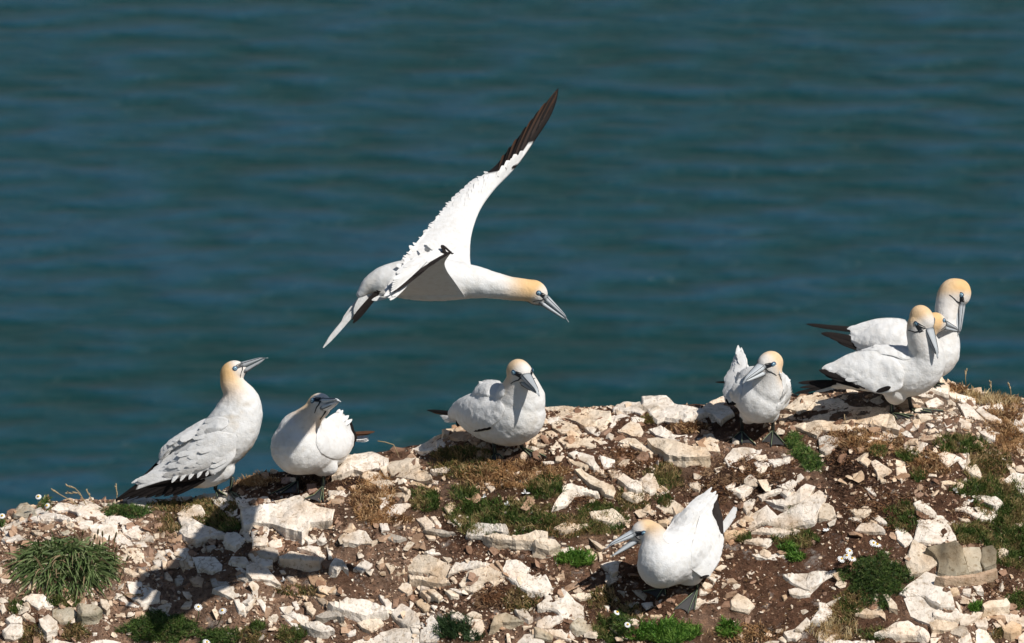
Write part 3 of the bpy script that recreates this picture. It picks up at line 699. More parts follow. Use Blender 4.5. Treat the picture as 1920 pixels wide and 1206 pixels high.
def stone_mesh(poly, h, tone, rnd):
    """a slab whose upper face has the given outline: flat cleaved top, broken layered sides, underside in the soil"""
    poly = np.array(poly, float)
    if poly_area(poly) < 0: poly = poly[::-1]
    c_ = poly.mean(0); poly = c_+(poly-c_)*1.09
    out = []
    for i in range(len(poly)):
        a, b = poly[i], poly[(i+1) % len(poly)]; L = np.linalg.norm(b-a); k = max(1, int(L/7.0)); nrm = np.array([b[1]-a[1], a[0]-b[0]])/max(L, 1e-6)
        for j in range(k):
            q = a+(b-a)*(j/k)
            if j: q = q+nrm*rnd.uniform(-0.9, 0.9)
            out.append(q)
    out = np.array(out); cen = out.mean(0); h = h*0.75 if h < 9 else h
    n = len(out); upm = max(h, 2.5)/550*0.9
    ins = cen+(out-cen)*(1-np.minimum(0.35, 2.2/np.maximum(np.linalg.norm(out-cen, axis=1), 3)))[:, None]
    x0, y0 = out.min(0); x1, y1 = out.max(0); sp = max(6.5, math.sqrt((x1-x0)*(y1-y0))/9)
    inner = [(x+rnd.uniform(-.3, .3)*sp, y+rnd.uniform(-.3, .3)*sp) for x in np.arange(x0+sp/2, x1, sp) for y in np.arange(y0+sp/2, y1, sp*0.8)]
    sh = cen+(out-cen)*0.78
    inner = [q for q in inner if inside(sh, q)]
    allp = np.vstack([out, ins]+([np.array(inner)] if inner else []))
    # cleavage plane of the top, fitted to the ground under it
    hp, ok = hit(out[:, 0], out[:, 1], upm)
    hpc, okc = hit([cen[0]], [cen[1]], upm)
    src = hp[ok] if ok.sum() >= 3 else hp
    c0 = src.mean(0); A = np.c_[src[:, 0]-c0[0], src[:, 1]-c0[1]]; A2 = np.vstack([A, np.eye(2)*0.06]); zz = np.r_[src[:, 2]-c0[2], [0.0, 0.02]]
    sx, sy = np.linalg.lstsq(A2, zz, rcond=None)[0]
    sx = np.clip(sx, -0.5, 0.5)+rnd.uniform(-.05, .05); sy = np.clip(sy, -0.08, 0.72)
    nn = np.array([-sx, -sy, 1.0])
    dirs = Fv[None]+Rv[None]*((allp[:, 0]-960)/FPX)[:, None]+Uv[None]*((603-allp[:, 1])/FPX)[:, None]
    t = ((c0-CAM)@nn)/(dirs@nn); T3 = CAM+dirs*t[:, None]
    res = delaunay_2d_cdt([Vector((p[0], p[1])) for p in allp], [(i, (i+1) % n) for i in range(n)], [list(range(n))], 1, 1e-4)
    v2, _, faces, ov = res[0], res[1], res[2], res[3]
    idx = [o[0] if o else None for o in ov]
    V = np.array([T3[i] if i is not None else T3[0] for i in idx])
    edge = np.array([(i is not None and i < n) for i in idx])
    # cleaved steps and dips
    st = rnd.uniform(0, 100); amp = 0.0012+0.00018*min(x1-x0, 90)*0.5
    wob = np.array([noise.noise(Vector((p[0]*9+st, p[1]*9, 0)))+0.6*round(2*noise.noise(Vector((p[0]*14+st, p[1]*11, 3.1))))/2 for p in V])
    V = V + np.outer(wob*amp*np.where(edge, 0.6, 1.0)*1.5, [0, 0, 1]); V[edge, 2] -= 0.0016
    tris = []
    for f in faces:
        f = list(f)
        a = (V[f[1]]-V[f[0]]); b = (V[f[2]]-V[f[0]])
        if np.cross(a, b)[2] < 0: f = f[::-1]
        tris.append(tuple(f))
    first = {idx[k]: k for k in range(len(idx)) if idx[k] is not None}
    ring0 = [first[i] for i in range(n) if i in first]; m = len(ring0)
    P = V[ring0]; cw = P.mean(0)
    if np.sum((np.roll(P[:, 0], -1)-P[:, 0])*(np.roll(P[:, 1], -1)+P[:, 1])) > 0: ring0 = ring0[::-1]; P = P[::-1]
    d = P-cw; d[:, 2] = 0; d /= np.maximum(np.linalg.norm(d, axis=1), 1e-6)[:, None]
    gz = z_ground(P[:, 0], P[:, 1]); drop = np.clip(P[:, 2]-gz, upm*0.9, 0.16)+0.012
    levels = 2 if h < 8 else (3 if h < 20 else 5)
    Vs = [V]; base = len(V); rings = [ring0]; jit = np.array([noise.noise(Vector((p[0]*25, p[1]*25, st))) for p in P])
    for l in range(1, levels+1):
        fr = (l/levels)**0.9; o = (0.003+(0.012 if h < 20 else 0.03)*fr*jit+rnd.uniform(-.006, .004)*(l < levels))*min(1, h/9)+(0.004 if l == levels else 0)
        o = o+0.003*np.array([noise.noise(Vector((p[0]*60, p[1]*60, l*3.3))) for p in P])
        Q = P+d*np.asarray(o)[:, None]; Q = Q-np.outer(drop*fr*(1+0.12*np.roll(jit, 2)*(l < levels)), [0, 0, 1])
        rings.append([base+i for i in range(m)]); base += m; Vs.append(Q)
    VV = np.vstack(Vs); F = tris
    for r0, r1 in zip(rings[:-1], rings[1:]):
        for i in range(m):
            j = (i+1) % m; F.append((r0[i], r1[i], r1[j], r0[j]))
    F.append(tuple(rings[-1][::-1]))
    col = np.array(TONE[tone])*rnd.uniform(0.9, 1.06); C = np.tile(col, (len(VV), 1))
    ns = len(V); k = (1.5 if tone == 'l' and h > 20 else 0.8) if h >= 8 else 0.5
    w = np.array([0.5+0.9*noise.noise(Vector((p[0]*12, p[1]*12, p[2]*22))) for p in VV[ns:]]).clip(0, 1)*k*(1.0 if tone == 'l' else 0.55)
    C[ns:] = C[ns:]*(1-w[:, None])+LICHEN_TONE*0.8*w[:, None]
    if tone == 'd': C[:ns] *= np.array([0.8+0.9*noise.noise(Vector((p[0]*30, p[1]*6, p[2]*6))) for p in VV[:ns]]).clip(.35, 1.4)[:, None]
    if tone == 'l':
        w = np.array([0.5+1.1*noise.noise(Vector((p[0]*16, p[1]*16, p[2]*16))) for p in VV[:ns]]).clip(0, 1)[:, None]*0.6; C[:ns] = C[:ns]*(1-w)+LICHEN_TONE*w
    return VV, F, C
specs = []; cnt = {}
for line in STONES:
    tl, h, tn, pts = line.split(';'); tl = int(tl); k = cnt.get(tl, 0); cnt[tl] = k+1
    p = [(OFF[tl][0]+float(a.split(',')[0])/5, OFF[tl][1]+float(a.split(',')[1])/5) for a in pts.split()]
    specs.append((abs(poly_area(np.array(p))), p, float(h), tn, (tl, k)))
specs.sort(key=lambda s: -s[0])
rnd = random.Random(5); SV = []; SF = []; nparts = 0; small = MB()
for area, p, h, tn, key in specs:
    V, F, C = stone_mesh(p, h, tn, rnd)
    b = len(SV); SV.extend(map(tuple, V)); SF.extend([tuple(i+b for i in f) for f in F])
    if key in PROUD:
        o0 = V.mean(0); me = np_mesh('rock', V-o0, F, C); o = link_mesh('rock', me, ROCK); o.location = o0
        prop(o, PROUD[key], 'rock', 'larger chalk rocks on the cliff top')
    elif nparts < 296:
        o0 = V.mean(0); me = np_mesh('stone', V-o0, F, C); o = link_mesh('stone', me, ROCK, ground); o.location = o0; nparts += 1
    else: small.add(V, F, C)

# rubble: thousands of small broken bits
def hull_templates(k=10):
    out = []
    for s in range(k):
        r = random.Random(100+s); bm = bmesh.new()
        for i in range(9):
            v = Vector((r.gauss(0, 1), r.gauss(0, 1), r.gauss(0, 1))).normalized(); bm.verts.new((v.x*r.uniform(.8, 1.2), v.y*r.uniform(.6, .9), v.z*r.uniform(.16, .42)))
        bmesh.ops.convex_hull(bm, input=bm.verts); bmesh.ops.triangulate(bm, faces=bm.faces)
        bm.verts.index_update(); bm.verts.ensure_lookup_table()
        used = sorted({v.index for f in bm.faces for v in f.verts}); mp = {a: i for i, a in enumerate(used)}
        out.append((np.array([bm.verts[i].co[:] for i in used]), np.array([[mp[v.index] for v in f.verts] for f in bm.faces]))); bm.free()
    return out
TPL = hull_templates()
def rubble(n, smin, smax, seed, pw=2.2, soil=False):
    g = np.random.default_rng(seed); x = g.uniform(-2.1, 2.1, n); y = g.uniform(-1.15, 0.5, n); z = z_ground(x, y)
    px, py, _ = project(np.stack([x, y, z], -1)); keep = np.ones(n, bool)
    for a, b, rx, ry, k, _n in PATCH:
        w = np.exp(-((px-a)/rx)**2-((py-b)/ry)**2); keep &= g.random(n) > w*(0.55 if k in ('peat', 'rust') else 0.9)
    x, y, z, px, py = x[keep], y[keep], z[keep], px[keep], py[keep]; n = len(x)
    dens = np.clip(0.55+1.1*VN.fbm(x*3+2, y*4+5, 3)+0.35*sstep(800, 200, px), 0.12, 1); keep = g.random(n) < dens; x, y, z, px, py = x[keep], y[keep], z[keep], px[keep], py[keep]; n = len(x)
    s = (smin+(smax-smin)*g.random(n)**pw*np.clip(0.7+0.6*VN2.n(x*6, y*6), 0.4, 1))/550
    pal = np.array([(0.76, 0.66, 0.54), (0.70, 0.56, 0.42), (0.46, 0.31, 0.21), (0.36, 0.23, 0.16), (0.25, 0.15, 0.10)])
    wts = np.array([0.30, 0.24, 0.2, 0.14, 0.12])
    if soil: pal = np.array([(0.30, 0.18, 0.12), (0.20, 0.115, 0.075), (0.13, 0.07, 0.045), (0.38, 0.25, 0.17), (0.09, 0.05, 0.035)])
    ci = g.choice(5, n, p=wts)
    Vs = []; Fs = []; Cs = []; b = 0; tid = g.integers(0, len(TPL), n)
    for t, (tv, tf) in enumerate(TPL):
        m = tid == t; k = m.sum()
        if not k: continue
        an = g.uniform(0, 6.28, k); tl = g.normal(0, 0.35, k); ca, sa, ct, st_ = np.cos(an), np.sin(an), np.cos(tl), np.sin(tl)
        q = tv[None]*s[m][:, None, None]
        X = q[..., 0]*ca[:, None]-q[..., 1]*sa[:, None]; Y = q[..., 0]*sa[:, None]+q[..., 1]*ca[:, None]; Z = q[..., 2]
        X, Z = X*ct[:, None]+Z*st_[:, None], -X*st_[:, None]+Z*ct[:, None]
        Z = Z + (y[m][:, None]*0+Y*0.35)
        P = np.stack([X+x[m][:, None], Y+y[m][:, None], Z+(z[m]+s[m]*0.12)[:, None]], -1)
        Vs.append(P.reshape(-1, 3)); nv = len(tv); Fs.append((tf[None]+(b+np.arange(k)*nv)[:, None, None]).reshape(-1, 3)); b += k*nv
        Cs.append(np.repeat(pal[ci[m]]*g.uniform(0.85, 1.1, (k, 1)), nv, 0))
    return np.vstack(Vs), np.vstack(Fs), np.vstack(Cs)
V, F, C = rubble(52000, 1.0, 7.0, 1)
o = link_mesh('gravel', np_mesh('gravel', V, F, C), ROCK, ground); prop(o, kind='stuff')
V, F, C = rubble(45000, 1.0, 5.5, 4, 1.6, True)
o = link_mesh('soil_crumbs', np_mesh('soil_crumbs', V, F, C), SOIL, ground); prop(o, kind='stuff')
V, F, C = rubble(5200, 5, 22, 2, 2.0)
n0 = len(small.v); Vsm = np.vstack([V]+([np.array(small.v)] if n0 else [])); Csm = np.vstack([C]+([np.array(small.c)] if n0 else []))
Fsm = [tuple(f) for f in F.tolist()]+[tuple(i+len(V) for i in f) for f in small.f]
o = link_mesh('small_stones', np_mesh('small_stones', Vsm, Fsm, Csm), ROCK, ground); prop(o, kind='stuff')

# surface to stand things on: ground and slabs together
def _tris(F):
    return [tuple(f) for f in F]
keepF = TF[(TV[TF[:, 0], 0] > -2.15) & (TV[TF[:, 0], 0] < 2.15) & (TV[TF[:, 0], 1] < 0.8) & (TV[TF[:, 0], 1] > -1.6)]
GB = BVHTree.FromPolygons([tuple(v) for v in TV]+SV, [tuple(f) for f in keepF.tolist()]+[tuple(i+len(TV) for i in f) for f in SF])
def on_ground(px, py):
    d = Vector(Fv+Rv*((px-960)/FPX)+Uv*((603-py)/FPX)).normalized()
    r = GB.ray_cast(Vector(CAM), d)
    return np.array(r[0]) if r[0] is not None else hit([px], [py])[0][0]
def drop_to_ground(p):
    r = GB.ray_cast(Vector((p[0], p[1], p[2]+0.3)), Vector((0, 0, -1)))
    return np.array(r[0]) if r[0] is not None else np.array(p)

# ------------------------------------------------------------------ gannets
PXM = 1/550.0
WHITE = np.array([0.73, 0.72, 0.70]); BUFF = np.array([0.74, 0.47, 0.21]); DARK = np.array([0.013, 0.010, 0.009]); BROWN = np.array([0.075, 0.035, 0.018])
def nrmz(v): v = np.asarray(v, float); return v/np.linalg.norm(v)
_ico = None
def ico():
    global _ico
    if _ico is None:
        bm = bmesh.new(); bmesh.ops.create_icosphere(bm, subdivisions=3, radius=1.0)
        _ico = (np.array([v.co[:] for v in bm.verts]), np.array([[v.index for v in f.verts] for f in bm.faces])); bm.free()
    return _ico
def catmull(pts, k):
    p = np.array(pts, float); n = len(p)
    if n < 2: return p
    q = np.vstack([2*p[0]-p[1], p, 2*p[-1]-p[-2]]); out = []
    for i in range(n-1):
        a, b, c, d = q[i], q[i+1], q[i+2], q[i+3]
        for t in np.linspace(0, 1, k, endpoint=False):
            out.append(0.5*((2*b)+(-a+c)*t+(2*a-5*b+4*c-d)*t*t+(-a+3*b-3*c+d)*t**3))
    out.append(p[-1]); return np.array(out)
def feather(mb, base, d, nrm, L, W, c0, c1=None, curl=0.0, k=6, tip=0.75, vane=0.12):
    """one feather: a cambered vane with a raised shaft and a rounded tip; d along, nrm outward"""
    d = nrmz(d); nrm = nrmz(nrm-d*np.dot(nrm, d)); s = np.cross(d, nrm); c1 = c0 if c1 is None else c1
    V = []; C = []; F = []
    for i in range(k+1):
        t = i/k; w = W*0.5*(0.55+0.45*min(1, t/0.3))*(1 if t < tip else math.sqrt(max(0.0, 1-((t-tip)/(1-tip))**2)*0.96+0.04))
        c = base+d*L*t+nrm*(curl*L*t*t+0.0)
        V += [c-s*w-nrm*W*vane, c, c+s*w-nrm*W*vane]; cc = np.asarray(c0)*(1-t)+np.asarray(c1)*t; C += [cc, cc*0.97, cc]
        if i:
            a = 3*(i-1); b = 3*i; F += [(a, a+1, b+1, b), (a+1, a+2, b+2, b+1)]
    mb.add(V, F, np.array(C))
def tube(mb, pts, rad, col, k=6):
    pts = [np.asarray(p, float) for p in pts]; rad = np.broadcast_to(rad, (len(pts),)); V = []; F = []
    for i, p in enumerate(pts):
        t = nrmz(pts[min(i+1, len(pts)-1)]-pts[max(i-1, 0)]); a = np.cross(t, [0.3, 0.2, 1.0]);
        if np.linalg.norm(a) < 1e-3: a = np.cross(t, [1, 0, 0])
        a = nrmz(a); b = np.cross(t, a)
        for j in range(k):
            an = 2*math.pi*j/k; V.append(p+rad[i]*(a*math.cos(an)+b*math.sin(an)))
        if i:
            for j in range(k): F.append(((i-1)*k+j, (i-1)*k+(j+1) % k, i*k+(j+1) % k, i*k+j))
    F.append(tuple(range(k))[::-1]); F.append(tuple(range((len(pts)-1)*k, len(pts)*k)))
    mb.add(V, F, col)

class Bird:
    def __init__(s, label, depth, root_px, scale_ref=None):
        s.dep = depth; s.label = label; s.objs = []
        s.dirt = 0.4 if root_px[0] < 450 else 0.14
        s.root = empty('gannet', at_depth(root_px[0], root_px[1], depth)); prop(s.root, label, 'bird', 'gannets')
    def W(s, p): return at_depth(p[0], p[1], s.dep+p[2]*PXM)
    def dirw(s, v): return nrmz(Rv*v[0]+Uv*v[1]+Fv*v[2])      # right, up, away
    def body(s, chains, head, neck_fade=(30, 72), buff=1.0, fluff=1.0):
        # head: (px,py,d), bill dir, up dir, scale
        hc, f, u, hs = head; s.hs = hs*PXM; s.H = s.W(hc); s.f = s.dirw(f); uu = s.dirw(u); s.u = nrmz(uu-s.f*np.dot(uu, s.f)); s.s = np.cross(s.f, s.u)
        iv, jf = ico(); Vs = []; Fs = []; b = 0
        def blob(c, M):
            nonlocal b
            Vs.append(iv@M+c); Fs.append(jf+b); b += len(iv)
        for ch in chains:
            pts = catmull(ch, 7) if len(ch) > 1 else np.array(ch, float)
            for q in pts: blob(s.W(q), np.stack([Rv*max(q[3], 2)*PXM, Uv*max(q[3], 2)*PXM, Fv*max(q[4], 2)*PXM]))
        for (a, h, l, r, k, w) in [(0, 0, 0, 25, 20.5, 18.5), (-5, -2, 0, 21, 20, 19), (5, -1.5, 0, 21, 18, 16.5), (10, -3, 0, 17, 14.5, 13.5), (16, -4, 0, 12, 12, 10.5), (2, -7, 0, 20, 15, 15)]:
            blob(s.H+(s.f*a+s.u*h)*s.hs, np.stack([s.f*r, s.u*k, s.s*w])*s.hs)
        me = np_mesh('body', np.vstack(Vs), np.vstack(Fs)); o = link_mesh('body', me, PLUME)
        m = o.modifiers.new('r', 'REMESH'); m.mode = 'VOXEL'; m.voxel_size = 0.0042; m.use_smooth_shade = True
        m2 = o.modifiers.new('s', 'SMOOTH'); m2.factor = 0.6; m2.iterations = 7
        bpy.context.view_layer.update(); dg = bpy.context.evaluated_depsgraph_get()
        me2 = bpy.data.meshes.new_from_object(o.evaluated_get(dg)); o.modifiers.clear(); o.data = me2; me2.name = 'body'; bpy.data.meshes.remove(me)
        if not me2.materials: me2.materials.append(PLUME)
        n = len(me2.vertices); V = np.empty(n*3); me2.vertices.foreach_get('co', V); V = V.reshape(-1, 3); Nn = np.empty(n*3); me2.vertices.foreach_get('normal', Nn); Nn = Nn.reshape(-1, 3)
        q = (V-s.H)/s.hs; F_ = q@s.f; U_ = q@s.u; dist = np.linalg.norm(q, axis=1)
        amp = sstep(25, 60, dist)*fluff*0.0019
        dn = np.array([noise.noise(Vector(p)*38)+0.45*noise.noise(Vector(p)*110) for p in V]); V2 = V+Nn*(amp*dn)[:, None]
        me2.vertices.foreach_set('co', V2.ravel())
        w = (1-sstep(neck_fade[0]-6, neck_fade[1]+12, dist))*(1-0.82*sstep(-4, 16, F_))*buff; w = w*(0.80+0.2*sstep(-22, 5, U_))*0.97
        Cc = WHITE*(1-w[:, None])+BUFF*w[:, None]
        dirt = np.array([max(0, noise.noise(Vector(p)*14+Vector((3, 5, 1)))+0.5*noise.noise(Vector(p)*50)) for p in V])*s.dirt*sstep(40, 90, dist); Cc = Cc*(1-dirt[:, None]*np.array([0.7, 1.0, 1.4]))
        a = me2.color_attributes.new('Col', 'FLOAT_COLOR', 'POINT'); c4 = np.ones((n, 4)); c4[:, :3] = Cc; a.data.foreach_set('color', c4.ravel().astype(np.float32))
        me2.polygons.foreach_set('use_smooth', np.full(len(me2.polygons), True)); me2.update()
        s.bvh = BVHTree.FromPolygons([tuple(v) for v in V2], [tuple(p.vertices) for p in me2.polygons])
        s.objs.append(o); s.bodyo = o
        return s
    def hp(s, a, h, l): return s.H+(s.f*a+s.u*h+s.s*l)*s.hs
    def on_side(s, a, h, sd, off=0.5):
        o = s.hp(a, h, 0); r = s.bvh.ray_cast(Vector(o), Vector(s.s*sd), 27*s.hs)
        return (np.array(r[0])+s.s*sd*off*s.hs) if r[0] is not None else None
    def face(s, sides=(1, -1), openb=0.0, bill_len=50, tone=1.0, gular=True):
        hs = s.hs
        # bill: two mandibles, each a closed loft
        def mandible(upper):
            V = []; C = []; F = []; K = 12; n = 16
            ang = 0 if upper else -openb; base = s.hp(14, -4, 0)
            ca, sa = math.cos(ang), math.sin(ang); f2 = s.f*ca+s.u*sa; u2 = -s.f*sa+s.u*ca
            L = bill_len+8
            for i in range(n+1):
                t = i/n; x = 2+t*L
                if upper:
                    top = 13.0*(1-t)**0.72*(1-0.22*t)+1.0-5.0*sstep(0.75, 1.0, t); bot = 0.7-2.4*sstep(0.8, 1, t)-1.2*(1-t)*t; wd = (10.5*(1-t)**0.8+0.9)
                else:
                    x = 2+t*(L-5); top = -0.2; bot = -10.0*(1-t)**0.6-1.0+0.2*t; wd = (9.5*(1-t)**0.8+0.8)
                mid = -3.8*t*1.1
                for j in range(K):
                    an = 2*math.pi*j/K; cy, sy_ = math.cos(an), math.sin(an); cy = math.copysign(abs(cy)**0.8, cy); sy_ = math.copysign(abs(sy_)**0.8, sy_)
                    h = (top+bot)/2+(top-bot)/2*sy_
                    V.append(base+(f2*x+u2*(h+mid)+s.s*wd*cy*(0.55+0.45*(1-max(0, sy_)*0.5 if upper else 1-max(0, -sy_)*0.5)))*hs)
                    sh = 1.0-0.35*(abs(sy_) > 0.9 and not upper); stripe = 0.45 if (i > 2 and 0.25 < abs(sy_) < 0.55 and upper and t < 0.85) else 1.0
                    C.append(np.array([0.46, 0.485, 0.50])*tone*sh*(stripe if i > 2 else 0.35)*(1-0.25*(t > 0.93)))
                if i:
                    for j in range(K): F.append(((i-1)*K+j, (i-1)*K+(j+1) % K, i*K+(j+1) % K, i*K+j))
            F.append(tuple(range(K))[::-1]); F.append(tuple(range(n*K, n*K+K)))
            mb = MB(); mb.add(V, F, np.array(C)); o = mb.build('upper_mandible' if upper else 'lower_mandible', BILL); s.objs.append(o)
            # dark grooves along both sides
            for sd in (1, -1):
                for (t0, t1, fr) in (([(0.10, 0.86, 0.42)] if upper else [(0.12, 0.6, -0.35)])):
                    pts = []
                    for t in np.linspace(t0, t1, 9):
                        i = int(round(t*n)); jx = 0 if sd == 1 else K//2
                        j = jx+(1 if (fr > 0) == (sd == 1) else -1); P = np.array(V[i*K+(j % K)]); cc = np.mean([V[i*K+q] for q in range(K)], axis=0); pts.append(P+(P-cc)*0.04)
                    g = MB(); tube(g, pts, [0.6*hs]*9, (0.02, 0.022, 0.026), 4); go = g.build('groove', BLACKSKIN); go.parent = o
            return o
        mandible(True); mandible(False)
        bl = MB()
        def ribbon(pl, w, sd=None, from_below=False):
            P = []
            for q in pl:
                if from_below:
                    o = s.hp(q[0], -3, q[1]); r = s.bvh.ray_cast(Vector(o), Vector(-s.u), 26*hs); p = (np.array(r[0])-s.u*0.2*hs) if r[0] is not None else None
                else: p = s.on_side(q[0], q[1], sd, 0.3)
                if p is not None: P.append(p)
            if len(P) >= 2: tube(bl, P, [w*hs*0.5*(1-0.6*i/(len(P)-1)) for i in range(len(P))], (0.01, 0.01, 0.012), 5)
        for sd in (1, -1):
            # bare black skin between eye and bill: a filled patch laid on the head
            grid = []; nx_, ny_ = 9, 5
            for i in range(nx_):
                a = 3.5+i*2.6; lo = 2.2-abs(min(0, a-9))*-0.2-0.22*max(0, a-9); hi = 5.8+0.08*max(0, a-9)-0.45*max(0, 8-a)
                for j in range(ny_):
                    p = s.on_side(a, lo+(hi-lo)*j/(ny_-1), sd, 0.45); grid.append(p if p is not None else (grid[-1] if grid else s.hp(a, lo, sd*14)))
            Fg = [(i*ny_+j, i*ny_+j+1, (i+1)*ny_+j+1, (i+1)*ny_+j) for i in range(nx_-1) for j in range(ny_-1)]
            bl.add(grid, Fg, (0.01, 0.01, 0.012))
            ribbon([(23, 3), (21, -1), (19, -5), (15, -8), (11, -12), (8, -16)], 3.0, sd)
            ribbon([(8, 6), (14, 7.5), (20, 7.5), (26, 7)], 2.6, sd)
        if gular: ribbon([(24, 0), (20, 0), (15, 0), (9, 0), (3, 0), (-3, 0)], 3.6, None, True)
        s.objs.append(bl.build('facial_skin', BLACKSKIN))
        for sd in (1, -1):
            p = s.on_side(8.5, 4.2, sd, 0.0)
            if p is None: continue
            nd = s.s*sd*0.93+s.f*0.3; nd = nrmz(nd)
            def disc(name, r, hgt, m, par):
                iv, jf = ico(); a = nrmz(np.cross(nd, s.u)); b = np.cross(nd, a); V = iv@np.stack([a*r, b*r, nd*hgt])+p
                me = np_mesh(name, V, jf, None, True); o = link_mesh(name, me, m); 
                if par: o.parent = par
                else: s.objs.append(o)
                return o
            e = disc('eye', 3.6*hs, 2.2*hs, EYE, None); disc('eye_ring', 5.0*hs, 1.3*hs, RING, e); disc('pupil', 1.6*hs, 2.6*hs, PUPIL, e)
    def wing(s, name, L, T, bulge=8, near=True, wrap=True, nu=64, nv=26, darkf=None, thick=3.0, rows=5, fl=26, fw=12, sweep=0.25, black=None, far=False, lift=1.0, feath=True, fluffy=1.0, skipdark=False):
        """folded or spread wing: a cambered, two sided sheet between leading and trailing rails, tiled with overlapping covert feathers"""
        Lp = catmull(L, 8); Tp = catmull(T, 8)
        def rs(P):
            x = np.linspace(0, len(P)-1, nu); i = np.arange(len(P)); return np.stack([np.interp(x, i, P[:, k]) for k in range(3)], 1)
        Lp, Tp = rs(Lp), rs(Tp); sg = -1 if near else 1
        S = np.zeros((nu, nv, 3)); G = np.zeros((nu, nv, 3))
        for i in range(nu):
            e = math.sin(math.pi*min(1, max(0, i/(nu-1)))*0.9+0.15)
            for j in range(nv):
                v = j/(nv-1); fr_ = math.sqrt(min(1.0, (i/(nu-1))/0.14+0.02)) if wrap else 1.0; v = 0.5+(v-0.5)*fr_; q = Lp[i]*(1-v)+Tp[i]*v; q = q+np.array([0, 0, sg*bulge*4*v*(1-v)*max(0.15, e)]); G[i, j] = q
        if wrap:
            for i in range(nu):
                for j in range(nv):
                    w = s.W(G[i, j]); d = nrmz(w-CAM); r = s.bvh.ray_cast(Vector(CAM), Vector(d))
                    if r[0] is not None:
                        dh = ((np.array(r[0])-CAM)@Fv-D0-s.dep)/PXM-(0.1+(thick+0.8)*min(1, 5*min(j/(nv-1), 1-j/(nv-1))+0.05, 6*i/(nu-1)+0.02))
                        if dh < 140: G[i, j, 2] = min(G[i, j, 2], dh) if near else G[i, j, 2]
            for _ in range(3):
                g2 = G.copy(); g2[1:-1, :, 2] = (G[:-2, :, 2]+G[2:, :, 2]+2*G[1:-1, :, 2])/4; g2[:, 1:-1, 2] = (g2[:, :-2, 2]+g2[:, 2:, 2]+2*g2[:, 1:-1, 2])/4; G[..., 2] = np.minimum(G[..., 2], g2[..., 2]+1.0) if near else g2[..., 2]
        for i in range(nu):
            for j in range(nv): S[i, j] = s.W(G[i, j])
        S = S-Fv*(np.array([[noise.noise(Vector(S[i, j])*42)+0.45*noise.noise(Vector(S[i, j])*95)+0.3*noise.noise(Vector(S[i, j])*20) for j in range(nv)] for i in range(nu)])*0.0014*(fluffy)*np.minimum(1, np.linspace(0, 5, nu))[:, None])[..., None]
        du = np.gradient(S, axis=0); dv = np.gradient(S, axis=1); Nn = np.cross(du, dv); Nn /= np.maximum(np.linalg.norm(Nn, axis=2), 1e-9)[..., None]
        cam_side = np.sign(np.einsum('ijk,ijk->ij', Nn, (CAM-S)).sum()); Nn = Nn*cam_side*(1 if near else -1) if not far else Nn*cam_side
        vv = np.linspace(0, 1, nv); ed = np.minimum(1, np.minimum(vv, 1-vv)*6+0.12); uu = np.minimum(1, np.minimum(np.linspace(0, 1, nu), np.linspace(1, 0, nu))*10+0.15)
        B = S-Nn*(thick*PXM*ed[None, :, None]*uu[:, None, None]); top = S+Nn*(0.3*PXM)
        V = np.vstack([top.reshape(-1, 3), B.reshape(-1, 3)]); m = nu*nv; F = []
        for i in range(nu-1):
            for j in range(nv-1):
                a = i*nv+j; F.append((a, a+1, a+nv+1, a+nv)); F.append((m+a, m+a+nv, m+a+nv+1, m+a+1))
        for i in range(nu-1):
            for j in (0, nv-1):
                a = i*nv+j; F.append((a, a+nv, m+a+nv, m+a))
        for j in range(nv-1):
            for i in (0, nu-1):
                a = i*nv+j; F.append((a, a+1, m+a+1, m+a))
        def colr(i, j):
            u_, v_ = i/(nu-1), j/(nv-1); return DARK if (darkf and darkf(u_, v_)) else WHITE*0.99
        C1 = np.array([colr(i, j) for i in range(nu) for j in range(nv)]); mb = MB(); mb.add(V, F, np.vstack([C1, C1]))
        w = mb.build(name, PLUME); s.objs.append(w)
        r = random.Random(int(L[0][0]*7+L[0][1]))
        def samp(u_, v_):
            x = u_*(nu-1); y = v_*(nv-1); i = min(int(x), nu-2); j = min(int(y), nv-2); return S[i, j], Nn[i, j], du[i, j], dv[i, j]
        if feath:
            fm = MB()
            for k in range(rows-1, -1, -1):
                vk = max(0.13, (k+0.5)/rows)
                arc = np.linalg.norm(np.diff(S[:, int(vk*(nv-1))], axis=0), axis=1).sum()/PXM; n = max(3, int(arc/(fl*0.42)))
                for q in range(n-1, -1, -1):
                    u_ = (q+0.5*(k % 2)+r.uniform(-.15, .15))/n*0.93
                    if u_ < 0 or u_ > 0.9: continue
                    P, nn, a, b = samp(u_, min(0.97, max(0.03, vk+r.uniform(-.03, .03)))); a = nrmz(a); b = nrmz(b)
                    d = nrmz(a-b*sweep+nn*0.02); dk = darkf and darkf(min(1, u_+0.08), vk); c = (DARK*r.uniform(.8, 1.5) if dk else WHITE*r.uniform(.96, 1.0))
                    sz = (0.55+0.6*u_)*r.uniform(.85, 1.15)
                    if u_ < 0.16 or (skipdark and dk): continue
                    feather(fm, P+nn*0.15*PXM*lift, nrmz(d+nn*0.035*lift), nn, fl*sz*PXM, fw*(0.75+0.5*u_)*PXM, c, None, curl=-0.03, vane=0.05)
            o = fm.build('covert_feathers', PLUME); o.parent = w; prop(o, kind='stuff')
        return w, S, Nn
